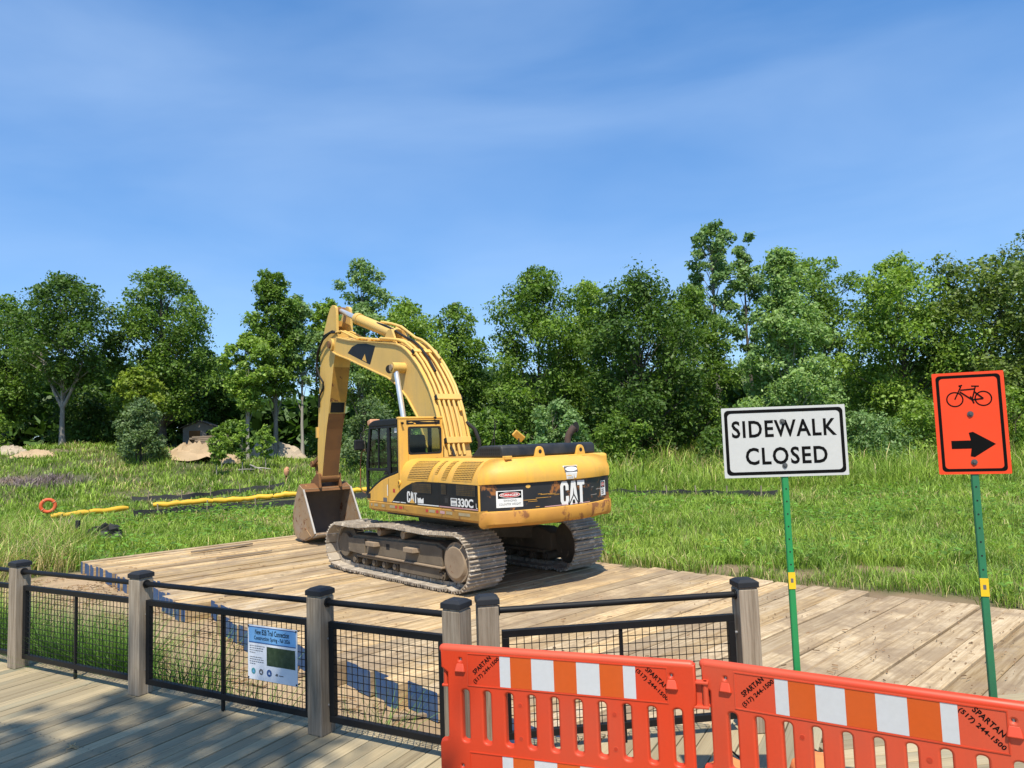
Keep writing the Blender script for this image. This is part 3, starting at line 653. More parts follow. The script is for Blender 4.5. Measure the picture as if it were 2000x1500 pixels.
def tree(name, label, cat, x, y, H, zb, rx, prof='oval', pal='mid', n_lobes=46, lobe=0.30, n_leaves=15000, leaf=0.24, seed=1, trunk=0.16, bark='bark',
         droop=0.6, shell=0.35, squash=0.8, spiky=0.0, fork=0, lean=(0, 0), group='trees along the far side of the meadow', z=None, multi=1, gap=0.0):
    r = np.random.default_rng(seed)
    if cat == 'tree' and z is None and zb < 8: rx *= 1.2; n_leaves = int(n_leaves * 1.75); leaf *= 0.84; n_lobes = int(n_lobes * 1.15)
    root = empty(name, (x, y, float(gz(np.array([x]), np.array([y]))[0]) - 0.05 if z is None else z))
    tag(root, label, cat, group)
    h = (np.arange(n_lobes) + r.uniform(0.1, 0.9, n_lobes)) / n_lobes
    ang = np.arange(n_lobes) * 2.399 + r.uniform(-0.6, 0.6, n_lobes)
    R = rx * PROF[prof](h) * np.sqrt(r.uniform(0.12, 1.0, n_lobes)) * r.uniform(0.82, 1.12, n_lobes)
    lr = rx * lobe * r.uniform(0.65, 1.3, n_lobes) * np.clip(0.65 + 0.5 * PROF[prof](h), 0.6, 1.1)
    Rin = np.clip(R - lr * 0.35, 0, None)
    zc = zb + h * (H - zb) - lr * 0.5 * h
    lobes = np.stack([Rin * np.cos(ang) + lean[0] * h * H, Rin * np.sin(ang) + lean[1] * h * H, np.maximum(zc, lr * 0.5), lr], 1)
    if gap: lobes = lobes[r.random(n_lobes) > gap]
    P, Q, C = leaves_mesh(r, lobes, n_leaves, leaf, pal, droop, shell, squash, spiky)
    # keep foliage above the soil
    P[:, 2] = np.maximum(P[:, 2], 0.05)
    mb = MB()
    for ti in range(multi):
        k = 9; t = np.linspace(0, 1, k); off = (np.array([math.cos(ti * 2.1), math.sin(ti * 2.1)]) * rx * 0.16 * (ti > 0))
        wob = np.cumsum(r.normal(size=(k, 2)) * 0.022 * H / 12, 0); wob -= wob[0]
        top = H * (0.86 if fork == 0 else 0.6)
        path = np.stack([off[0] * (1 + t) + wob[:, 0] + lean[0] * t * H, off[1] * (1 + t) + wob[:, 1] + lean[1] * t * H, t * top], 1)
        rad_ = trunk * (1 - 0.82 * t) * (1 if ti == 0 else 0.7); rad_[0] *= 1.35
        mb.tube(path, rad_, 9)
        if fork:
            for sgn in (-1, 1):
                s0 = path[3]; e = s0 + np.array([sgn * rx * 0.45, r.uniform(-0.4, 0.4), H * 0.42])
                q = np.linspace(0, 1, 6)[:, None]; br = s0 * (1 - q) + e * q; br[:, 0] += sgn * 0.25 * np.sin(q[:, 0] * 3.1)
                mb.tube(br, trunk * 0.62 * (1 - 0.8 * q[:, 0]), 7)
        for L in lobes[ti::multi]:
            hz = max(0.12, min(0.95, (L[2] - 0.22 * (H - zb) - 0.12 * np.hypot(L[0], L[1])) / top))
            s0 = np.array([np.interp(hz, t, path[:, i]) for i in range(3)])
            q = np.linspace(0, 1, 5)[:, None]; br = s0 * (1 - q) + L[:3] * q
            br[:, 2] += np.sin(q[:, 0] * math.pi) * 0.12 * np.linalg.norm(L[:3] - s0) * 0.4
            r0 = max(0.02, trunk * (1 - 0.8 * hz) * 0.42)
            mb.tube(br, r0 * (1 - 0.8 * q[:, 0]), 5)
    mb.build('trunk', MAT[bark], root, smooth=True, angle=60)
    fast_mesh('crown', P, Q, None, C, MAT['leaf'], root)
    return root

G = 'trees along the far side of the meadow'
TREES = [
 dict(name='maple_tree', label='dark maple cut off by the left edge of the picture', x=-39.8, y=56, H=12.2, zb=2.2, rx=3.4, prof='oval', pal='mid', seed=1),
 dict(name='maple_tree', label='maple with a pale forked trunk, second from the left edge', x=-33.0, y=52.5, H=12.9, zb=4.8, rx=3.7, prof='oval', pal='dark', seed=2, trunk=0.21, bark='bark_pale', fork=1, n_lobes=48, n_leaves=12500, lobe=0.25, shell=0.5),
 dict(name='maple_tree', label='broad tall maple rising behind the grey-green bush', x=-28.4, y=58, H=14.7, zb=2.6, rx=3.9, prof='full', pal='mid', seed=3, trunk=0.34, n_lobes=60, n_leaves=21000, lobe=0.24),
 dict(name='shade_tree', label='low dark tree beside the small shed', x=-27.2, y=63, H=8.8, zb=1.6, rx=2.0, prof='oval', pal='dark', seed=4, n_leaves=9000, n_lobes=34),
 dict(name='young_maple', label='small yellow-green tree above the grey-green bush', x=-27.0, y=51.5, H=5.9, zb=2.4, rx=1.5, prof='oval', pal='yellowgreen', seed=5, trunk=0.09, n_lobes=22, n_leaves=3600),
 dict(name='poplar_tree', label='tall slender poplar with white trunk left of the excavator stick', x=-17.2, y=52, H=13.8, zb=4.6, rx=1.5, prof='column', pal='mid', seed=6, trunk=0.16, multi=2, bark='bark_pale', n_lobes=48, lobe=0.36, n_leaves=10500),
 dict(name='poplar_tree', label='spreading poplar leaning left of the tall slender poplar', x=-18.5, y=50, H=9.0, zb=3.4, rx=1.7, prof='round', pal='light', seed=7, trunk=0.10, bark='bark_pale', n_lobes=36, lobe=0.28, n_leaves=7000, multi=2, gap=0.15),
 dict(name='poplar_tree', label='thin airy poplar with bare white stem close left of the stick', x=-15.6, y=53, H=12.3, zb=4.8, rx=1.2, prof='column', pal='silver', seed=8, trunk=0.13, bark='bark_pale', n_lobes=34, lobe=0.4, n_leaves=4200, gap=0.2),
 dict(name='poplar_tree', label='narrow poplar hidden behind the top of the stick', x=-14.4, y=56, H=12.6, zb=4.4, rx=1.4, prof='column', pal='light', seed=9, trunk=0.13, bark='bark_pale', n_lobes=36, lobe=0.36, n_leaves=7000),
 dict(name='poplar_tree', label='tallest poplar directly behind the bent boom', x=-11.2, y=54, H=15.3, zb=4.2, rx=2.5, prof='full', pal='silver', seed=10, trunk=0.16, bark='bark_pale', n_lobes=50, lobe=0.27, n_leaves=12500, gap=0.12, multi=2),
 dict(name='ash_tree', label='green ash behind the hose bundle of the boom', x=-7.6, y=52, H=11.6, zb=1.6, rx=2.9, prof='full', pal='light', seed=11, n_lobes=48, n_leaves=13500),
 dict(name='ash_tree', label='lower ash just right of the boom', x=-4.3, y=56, H=12.0, zb=1.4, rx=2.7, prof='oval', pal='mid', seed=12, n_lobes=44, n_leaves=13000),
 dict(name='walnut_tree', label='lumpy two-topped walnut above the black engine hood', x=1.9, y=52, H=13.8, zb=1.3, rx=3.4, prof='full', pal='mid', seed=13, n_lobes=44, lobe=0.30, n_leaves=19000, fork=1, trunk=0.22, droop=1.2),
 dict(name='walnut_tree', label='light green walnut between the lumpy walnut and the dark elm', x=6.2, y=55, H=13.5, zb=1.5, rx=2.6, prof='oval', pal='light', seed=14, n_lobes=40, n_leaves=12000, droop=1.2),
 dict(name='elm_tree', label='dark feathery elm left of the sidewalk closed sign', x=8.5, y=47, H=12.2, zb=0.3, rx=3.7, prof='column', pal='dark', seed=15, n_lobes=80, lobe=0.24, n_leaves=25000, leaf=0.22, spiky=0.5, shell=0.2, trunk=0.26),
 dict(name='cottonwood_tree', label='tallest tree, airy cottonwood top against the sky', x=16.6, y=58, H=18.9, zb=8.6, rx=2.5, prof='column', pal='silver', seed=16, trunk=0.26, bark='bark_pale', n_lobes=46, lobe=0.28, n_leaves=10500, gap=0.1),
 dict(name='cottonwood_tree', label='second airy cottonwood top, right of the tallest tree', x=19.6, y=58.5, H=17.9, zb=8.0, rx=1.9, prof='vase', pal='silver', seed=17, trunk=0.2, bark='bark', n_lobes=30, lobe=0.30, n_leaves=5600, gap=0.2),
 dict(name='aspen_tree', label='full silvery aspen directly behind the sidewalk closed sign', x=17.2, y=44.5, H=13.5, zb=0.6, rx=3.3, prof='cone', pal='aspen', seed=18, n_lobes=95, lobe=0.23, n_leaves=25000, leaf=0.22, trunk=0.2, bark='bark_pale'),
 dict(name='locust_tree', label='locust showing behind the right shoulder of the silvery aspen', x=23.8, y=54, H=14.9, zb=2.2, rx=2.8, prof='column', pal='mid', seed=19, n_lobes=36, n_leaves=11000, gap=0.1),
 dict(name='walnut_tree', label='walnut with a bare straight trunk between the two signs', x=26.2, y=48, H=13.5, zb=2.9, rx=3.7, prof='full', pal='light', seed=20, n_lobes=52, lobe=0.27, n_leaves=17500, trunk=0.2, droop=1.3),
 dict(name='oak_tree', label='dense olive oak behind the orange bicycle sign', x=30.6, y=46, H=13.0, zb=1.4, rx=3.9, prof='column', pal='olive', seed=21, n_lobes=64, lobe=0.26, n_leaves=18000, leaf=0.24),
 dict(name='oak_tree', label='dense olive oak cut off by the right edge of the picture', x=35.8, y=47, H=14.4, zb=0.8, rx=4.3, prof='column', pal='olive', seed=22, n_lobes=64, lobe=0.24, n_leaves=18000),
 dict(name='ash_tree', label='dark ash filling the gap between elm and silvery aspen', x=13.2, y=52, H=12.6, zb=0.8, rx=3.0, prof='full', pal='mid', seed=41, n_lobes=48, n_leaves=14000),
]
for t_ in TREES: tree(cat='tree', **t_)
S = 'shrubs at the edge of the wood'
SHRUBS = [
 dict(name='juniper_bush', label='rounded grey-green bush beside the sand heap', x=-24.4, y=47, H=4.2, rx=1.7, pal='grey', seed=31, n_leaves=8500, leaf=0.15),
 dict(name='leafy_shrub', label='pale leafy shrub behind the exhaust pipe', x=2.6, y=42, H=4.5, rx=2.2, pal='silver', seed=32, n_leaves=7500, leaf=0.2),
 dict(name='leafy_shrub', label='green shrub behind the tilted mirror plate', x=-1.4, y=44, H=3.9, rx=2.3, pal='mid', seed=33, n_leaves=7500, leaf=0.2),
 dict(name='leafy_shrub', label='grey-green shrub right of the sidewalk closed sign', x=20.6, y=42, H=3.3, rx=2.3, pal='silver', seed=34, n_leaves=7500, leaf=0.15),
 dict(name='leafy_shrub', label='light green shrub left of the orange sign', x=24.2, y=42.5, H=4.0, rx=2.2, pal='light', seed=35, n_leaves=7500, leaf=0.15),
 dict(name='leafy_shrub', label='tall green shrub right of the orange sign', x=29.2, y=42, H=4.6, rx=2.2, pal='light', seed=36, n_leaves=8000, leaf=0.16),
 dict(name='leafy_shrub', label='dark low shrub at the foot of the elm', x=6.2, y=43, H=3.6, rx=1.9, pal='mid', seed=37, n_leaves=6500, leaf=0.18),
 dict(name='leafy_shrub', label='low shrub showing between boom foot and engine hood', x=-4.7, y=46, H=3.4, rx=2.0, pal='light', seed=38, n_leaves=6000, leaf=0.18),
 dict(name='leafy_shrub', label='shrub seen under the arch of the boom', x=-9.2, y=46, H=4.6, rx=2.2, pal='grey', seed=39, n_leaves=7000, leaf=0.18),
 dict(name='leafy_shrub', label='bright shrub at the far left edge of the wood', x=-38.5, y=51, H=3.2, rx=2.4, pal='light', seed=40, n_leaves=6000, leaf=0.2),
 dict(name='leafy_shrub', label='dark undergrowth bush behind the forked trunk', x=-35.5, y=60, H=5.2, rx=3.4, pal='dark', seed=44, n_leaves=7000, leaf=0.24),
 dict(name='leafy_shrub', label='undergrowth bush left of the spreading poplar', x=-20.8, y=53, H=2.6, rx=1.5, pal='mid', seed=45, n_leaves=5000, leaf=0.2),
 dict(name='leafy_shrub', label='wide dark shrub in shade behind the sign post', x=13.6, y=43.5, H=3.6, rx=2.6, pal='dark', seed=46, n_leaves=7000, leaf=0.18),
 dict(name='leafy_shrub', label='shrub at the right edge of the picture', x=33.5, y=43, H=4.4, rx=2.2, pal='olive', seed=47, n_leaves=7000, leaf=0.17),
 dict(name='leafy_shrub', label='shrub behind the stems of the slender poplars', x=-14.2, y=57, H=2.6, rx=2.4, pal='mid', seed=48, n_leaves=7000, leaf=0.2),
]
for s_ in SHRUBS: tree(cat='shrub', group=S, zb=0.35, prof='full', n_lobes=30, lobe=0.3, trunk=0.05, multi=3, **s_)
SAP = 'saplings by the sand heap'
for i, (x, y, H, lab) in enumerate([(-18.2, 44, 2.7, 'small sapling right of the sand heap'), (-17.0, 45, 3.4, 'taller sapling just right of the small sapling'), (-15.9, 46, 3.0, 'sapling nearest the white poplar stems'), (-18.9, 46.5, 2.4, 'sapling in front of the log pile')]):
    tree('birch_sapling', lab, 'sapling', x, y, H, 0.8, 0.62, 'oval', 'light', 16, 0.36, 1500, 0.14, 60 + i, 0.035, 'bark_pale', group=SAP)
# tree behind the photographer that shades the near boardwalk
tree('boardwalk_tree', 'leafy tree beside the boardwalk behind the viewpoint', 'tree', -3.2, -4.6, 17.5, 11.2, 2.5, 'round', 'mid', 40, 0.32, 4600, 0.22, 77, 0.22, 'bark', group='trees beside the boardwalk', z=GROUND, lean=(0.05, 0.05))
# the wood behind reads as one dark mass
r_ = np.random.default_rng(9); n = 34000
bx = r_.uniform(-66, 62, n); by = r_.uniform(64, 76, n)
top = 6.0 + 3.0 * fbm(bx, by * 0, 9, 2) + np.where((bx > -27) & (bx < -14), -2.6, 0)
bz = gz(bx, by) + r_.random(n) ** 0.8 * top
c0 = np.stack([bx, by, bz], 1); d1 = r_.normal(size=(n, 3)) * 0.34; d2 = r_.normal(size=(n, 3)) * 0.3
P = np.stack([c0 - d1, c0 + d2, c0 + d1, c0 - d2], 1).reshape(-1, 3)
C = np.repeat(np.array([0.06, 0.12, 0.024]) * r_.uniform(0.5, 1.6, (n, 1)), 4, 0)
tag(fast_mesh('distant_wood', P, np.arange(4 * n).reshape(-1, 4), None, C, MAT['leaf']), 'dark wood behind the first row of trees', 'wood', kind='stuff')
# ------------------------------------------------------------------ timber mat platform
rm = random.Random(4)
ORD = ['first', 'second', 'third', 'fourth', 'fifth', 'sixth', 'seventh', 'eighth', 'ninth', 'tenth', 'eleventh', 'twelfth', 'thirteenth', 'fourteenth', 'fifteenth', 'sixteenth', 'seventeenth', 'eighteenth', 'nineteenth']
def timber_mesh(name, L, w, h, blue, top_mat, seed):
    """one sawn timber along +x, slightly uneven, first and last face sprayed blue"""
    r = random.Random(seed); k = 6; V = []; F = []; M = []
    cz = 0.012
    for i in range(k):
        x = L * i / (k - 1)
        dz = r.uniform(-0.006, 0.006); dy = r.uniform(-0.004, 0.004)
        for y, z in ((-w/2+cz, 0), (w/2-cz, 0), (w/2, cz), (w/2, h-cz), (w/2-cz, h), (-w/2+cz, h), (-w/2, h-cz), (-w/2, cz)):
            V.append((x, y + dy, z + (dz if z > h/2 else 0)))
    for i in range(k - 1):
        for j in range(8): F.append((i*8+j, i*8+(j+1)%8, (i+1)*8+(j+1)%8, (i+1)*8+j)); M.append(0)
    F.append(tuple(range(8))[::-1]); M.append(1 if blue else 0)
    F.append(tuple(range((k-1)*8, k*8))); M.append(1 if blue else 0)
    me = bpy.data.meshes.new(name); me.from_pydata(V, [], F); me.materials.append(top_mat); me.materials.append(MAT['blue_end'])
    me.polygons.foreach_set('material_index', M); me.update(); fix_normals(me)
    return me
TM = {}
for key, w in (('n', 0.189), ('w', 0.289)):
    for mt in ('timber', 'timber_grey'):
        for bl in (True, False):
            TM[key, mt, bl] = [timber_mesh('timber', 7.3, w, 0.295, bl, MAT[mt], i) for i in range(3)]
MATW = 1.215; v0 = -20.35
for i in range(18):
    vc = v0 + i * (MATW + 0.02)
    wide = i >= 8; nt_ = 4 if wide else 6; pw = MATW / nt_
    ju = rm.uniform(-0.10, 0.10) + (0.22 if i in (3, 6) else 0) - (0.12 if i in (5, 8) else 0) + (0.25 if i in (13, 15) else 0)
    if i >= 9: ju = rm.uniform(-0.05, 0.05) + 0.03 * (i - 8)
    org = UD * (4.58 + ju) + VD * vc
    if i == 0: where = 'farthest on the left, beside the bucket'
    elif i <= 3: where = 'in front of the bucket'
    elif i <= 8: where = 'under the tracks'
    else: where = 'on the near right side'
    t = empty('timber_mat', (org[0], org[1], MAT_TOP - 0.295 + rm.uniform(-0.008, 0.004)), UA + rad(rm.uniform(-0.12, 0.12)))
    t.location.z -= 0.004
    tag(t, 'timber mat %s, %s from the far left end' % (where, ORD[i]), 'timber mat', 'timber mats laid side by side')
    for j in range(nt_):
        mt = 'timber_grey' if (wide and rm.random() < (0.85 if i > 10 else 0.5)) or (not wide and rm.random() < 0.18 + 0.04 * i) else 'timber'
        me = TM['w' if wide else 'n', mt, rm.random() < 0.93][rm.randrange(3)]
        o = bpy.data.objects.new('timber', me); COL.objects.link(o); o.parent = t
        ln = rm.uniform(0.985, 1.01) if not (wide and rm.random() < 0.13) else rm.uniform(0.93, 0.96)
        o.scale = (ln, 1, 1)
        # local -y is the growing v direction
        o.location = (rm.uniform(-0.05, 0.05) * (0.6 + 0.4 * (i >= 8)), -(j + 0.5) * pw, rm.uniform(-0.026, 0.006))
        o.rotation_euler = (rad(rm.uniform(-0.5, 0.5)), 0, rad(rm.uniform(-0.04, 0.04)))

def matpt(u, v, z=0.0):
    p = UD * u + VD * v
    return np.array([p[0], p[1], MAT_TOP + z])
# loose planks and bark on the mats
def loose(name, label, a, b_, w, h, mat, cat, z0=0.012, group=None, split=True):
    a = np.array(a, float); b_ = np.array(b_, float); L = np.linalg.norm(b_ - a)
    o = empty(name, (*a[:2], a[2]), math.atan2(b_[1] - a[1], b_[0] - a[0])); tag(o, label, cat, group)
    k = 7; P = []
    r = random.Random(int(L * 1000) + 3)
    top, bot = [], []
    for i in range(k):
        x = L * i / (k - 1); e = 0.55 if i in (0, k - 1) else 1
        top.append((x, w/2 * e * r.uniform(0.75, 1.1))); bot.append((x, -w/2 * e * r.uniform(0.75, 1.1)))
    poly = [(x, y, z0) for x, y in top] + [(x, y, z0) for x, y in bot[::-1]]
    MB().prism(poly, (0, 0, h)).build('plank', mat, o, bevel=0.004)
    return o
loose('split_plank', 'grey split plank lying on the far mats', (-8.33, 18.55, MAT_TOP), (-7.2, 19.75, MAT_TOP), 0.13, 0.045, MAT['driftwood'], 'plank')
loose('split_plank', 'thin dark splinter board on the mats left of the tracks', (-7.2, 17.4, MAT_TOP), (-6.2, 18.35, MAT_TOP), 0.07, 0.03, MAT['driftwood'], 'plank')
loose('split_plank', 'short splinter board at the blue ends near the second fence post', (-5.2, 12.9, MAT_TOP), (-4.55, 13.5, MAT_TOP), 0.08, 0.03, MAT['driftwood'], 'plank')
# bark chips and dry twigs over the mats
n = 2000; r_ = np.random.default_rng(21)
u = r_.uniform(4.7, 11.9, n); v = -1 - 18.5 * r_.random(n) ** 1.6
k = (fbm(u * 1.0, v, 1.1, 3) > 0.56) | (r_.random(n) < 0.06); u, v = u[k], v[k]; n = len(u)
c0 = np.stack([UD[0] * u + VD[0] * v, UD[1] * u + VD[1] * v, np.full(n, MAT_TOP + 0.007)], 1)
a = np.where(r_.random(n) < 0.6, UA + r_.normal(0, 0.3, n), r_.uniform(0, 6.28, n)); L = 0.008 + 0.04 * r_.random(n) ** 3; w = r_.uniform(0.002, 0.007, n)
d1 = np.stack([np.cos(a), np.sin(a), 0 * a], 1) * L[:, None]; d2 = np.stack([-np.sin(a), np.cos(a), 0 * a], 1) * w[:, None]; up = np.zeros((n, 3)); up[:, 2] = r_.uniform(0.004, 0.014, n)
P = np.stack([c0 - d1 - d2, c0 + d1 - d2, c0 + d1 + d2, c0 - d1 + d2, c0 - d1 * 0.8 + up, c0 + d1 * 0.8 + up], 1).reshape(-1, 3)
kk = np.arange(n)[:, None] * 6
Q = np.concatenate([kk + np.array([[0, 1, 5, 4]]), kk + np.array([[2, 3, 4, 5]])]); T = np.concatenate([kk + np.array([[0, 4, 3]]), kk + np.array([[1, 2, 5]])])
C = np.repeat(np.array([0.20, 0.125, 0.07]) * r_.uniform(0.7, 1.9, (n, 1)), 6, 0)
tag(fast_mesh('bark_chips', P, Q, T, C, MAT['leaf']), 'bark chips and splinters scattered on the mats', 'bark chips', kind='stuff')
# dead straw and bark litter in the sand behind the fence
n = 5200; u = r_.uniform(1.6, 5.0, n); v = r_.uniform(-20, -3.5, n)
k = fbm(u, v, 0.9, 2) > 0.45; u, v = u[k], v[k]; n = len(u); x = UD[0]*u + VD[0]*v; y = UD[1]*u + VD[1]*v
k = ~in_deck(x, y); x, y = x[k], y[k]; n = len(x)
c0 = np.stack([x, y, gz(x, y) + 0.03], 1); a = r_.uniform(0, 6.28, n); L = 0.012 + 0.10 * r_.random(n) ** 3; w = r_.uniform(0.003, 0.010, n)
d1 = np.stack([np.cos(a), np.sin(a), r_.normal(0, 0.12, n)], 1) * L[:, None]; d2 = np.stack([-np.sin(a), np.cos(a), 0 * a], 1) * w[:, None]; up = np.zeros((n, 3)); up[:, 2] = 0.012
P = np.stack([c0 - d1 - d2, c0 + d1 - d2, c0 + d1 + d2, c0 - d1 + d2, c0 - d1 * 0.8 + up, c0 + d1 * 0.8 + up], 1).reshape(-1, 3); kk = np.arange(n)[:, None] * 6
Q = np.concatenate([kk + np.array([[0, 1, 5, 4]]), kk + np.array([[2, 3, 4, 5]])]); T = np.concatenate([kk + np.array([[0, 4, 3]]), kk + np.array([[1, 2, 5]])])
C = np.repeat(np.array([0.20, 0.125, 0.065]) * r_.uniform(0.35, 2.0, (n, 1)), 6, 0)
tag(fast_mesh('straw_litter', P, Q, T, C, MAT['leaf']), 'dead straw and bark scattered in the sand behind the fence', 'litter', kind='stuff')
# sticks in the sand behind the fence
SP = POSTS[2]
def sandpt(s, t, z=GROUND): return (SP[0] + FD[0]*s + FN[0]*t, SP[1] + FD[1]*s + FN[1]*t, z)
for i, (s, t, a, L, lab) in enumerate([(1.25, 1.15, 0.5, 0.75, 'broken stick in the sand under the notice'), (1.45, 1.0, -0.2, 0.55, 'dark bark strip beside the broken stick under the notice'), (0.3, 3.0, 0.3, 0.9, 'weathered stick in the sand behind the second panel'),
                                  (-1.2, 2.6, 0.6, 0.7, 'stick in the sand behind the first full panel'), (1.7, 1.45, 1.0, 0.5, 'short forked twig right of the broken stick'), (0.9, 2.2, 0.15, 1.3, 'long flat slab of bark in the sand')]):
    p = np.array(sandpt(s, t)); q = p + np.array([math.cos(a), math.sin(a), 0]) * L
    loose('broken_stick', lab, p, q, 0.06, 0.035, MAT['driftwood'], 'stick', z0=0.02, group='sticks in the sand behind the fence')

# ------------------------------------------------------------------ boardwalk
bw = empty('boardwalk', (0, 0, 0)); tag(bw, kind='structure')
BW, BP = 0.1125, 0.1205
def plank_mesh(L, w=BW, h=0.038):
    return MB().box((L/2, 0, -h/2), (L, w, h))
def fs_pt(s, t): return np.array([SP[0] + FD[0]*s + FN[0]*t, SP[1] + FD[1]*s + FN[1]*t])
baseplank = MB().box((0.5, 0, -0.019), (1.0, BW, 0.038)).build('board', MAT['deck'], bw, bevel=0.004)
first = True
rb = random.Random(8)
ANG_B = math.atan2(FN[1], FN[0]); ANG2 = math.atan2(D2[1], D2[0])
S_T = 5.25
def put_board(p, ang, L):
    global first
    o = baseplank if first else child(baseplank, bw)
    first = False
    o.location = (p[0], p[1], rb.uniform(-0.003, 0.0)); o.rotation_euler = (0, 0, ang + rad(rb.uniform(-0.08, 0.08))); o.scale = (L, 1, 1)
s3 = (POSTS[4][0] - SP[0]) * FD[0] + (POSTS[4][1] - SP[1]) * FD[1]
s = -5.2
while s < S_T:
    e1 = 0.19 + rb.uniform(-0.008, 0.008)
    if s > s3 + 0.18:                                    # boards run on to the edge of the turned section
        # intersection with the second edge line
        q = np.array(POSTS2[0]) + N2 * 0.2; p = fs_pt(s, 0)
        den = FN @ N2; e1 = ((q - p) @ N2) / den + rb.uniform(-0.006, 0.006)
    L = e1 + 3.4
    put_board(fs_pt(s, -3.4), ANG_B, L); s += BP
# the section beyond runs the other way
t = 0.2 - BW/2 - 0.002
while t > -4.6:
    q = np.array(POSTS2[0]) + N2 * t
    # start where the crossing boards end
    p0 = fs_pt(S_T - 0.03, 0); den = D2 @ FD; k = ((p0 - q) @ FD) / den
    a = q + D2 * k
    put_board(a, ANG2, 4.6 + rb.uniform(0, 0.05)); t -= BP
# screw heads
V = []; F = []
ss_ = -5.2
while ss_ < S_T:
    for tt in (0.12, -0.9, -1.9, -3.0):
        for e in (-0.032, 0.032):
            q = fs_pt(ss_ + e, tt + rb.uniform(-0.01, 0.01)); k0 = len(V); V += [(q[0] + 0.0055 * math.cos(a), q[1] + 0.0055 * math.sin(a), 0.0012) for a in np.arange(6) * 1.047]; F.append(tuple(range(k0, k0 + 6)))
    ss_ += BP
me = bpy.data.meshes.new('screw_heads'); me.from_pydata(V, [], F); me.materials.append(MAT['bolt_dark']); o = bpy.data.objects.new('screw_heads', me); COL.objects.link(o); o.parent = bw; o['kind'] = 'stuff'
# joists and rim boards under the planks
mbj = MB()
def rim(a, b_, w=0.045, h=0.22): mbj.beam((a[0], a[1], -0.04 - h/2), (b_[0], b_[1], -0.04 - h/2), w, h)
rim(fs_pt(-5.2, 0.12), fs_pt(s3 + 0.1, 0.12)); a2 = np.array(POSTS2[0]) + N2 * 0.13; rim(a2, a2 + D2 * 7.4)
mbj.build('rim_joist', MAT['deck'], bw)
for tt in (-0.9, -1.9, -3.0):
    mb2 = MB(); a, b_ = fs_pt(-5.2, tt), fs_pt(4.9, tt); mb2.beam((a[0], a[1], -0.15), (b_[0], b_[1], -0.15), 0.045, 0.21); mb2.build('joist', MAT['deck'], bw)
for ss in (-5.0, -3.2, -1.3, 0.6, 2.4, 4.2):
    for tt in (-0.05, -3.1):
        a = fs_pt(ss, tt); MB().box((a[0], a[1], -0.62), (0.13, 0.13, 0.72)).build('pile', MAT['deck'], bw)

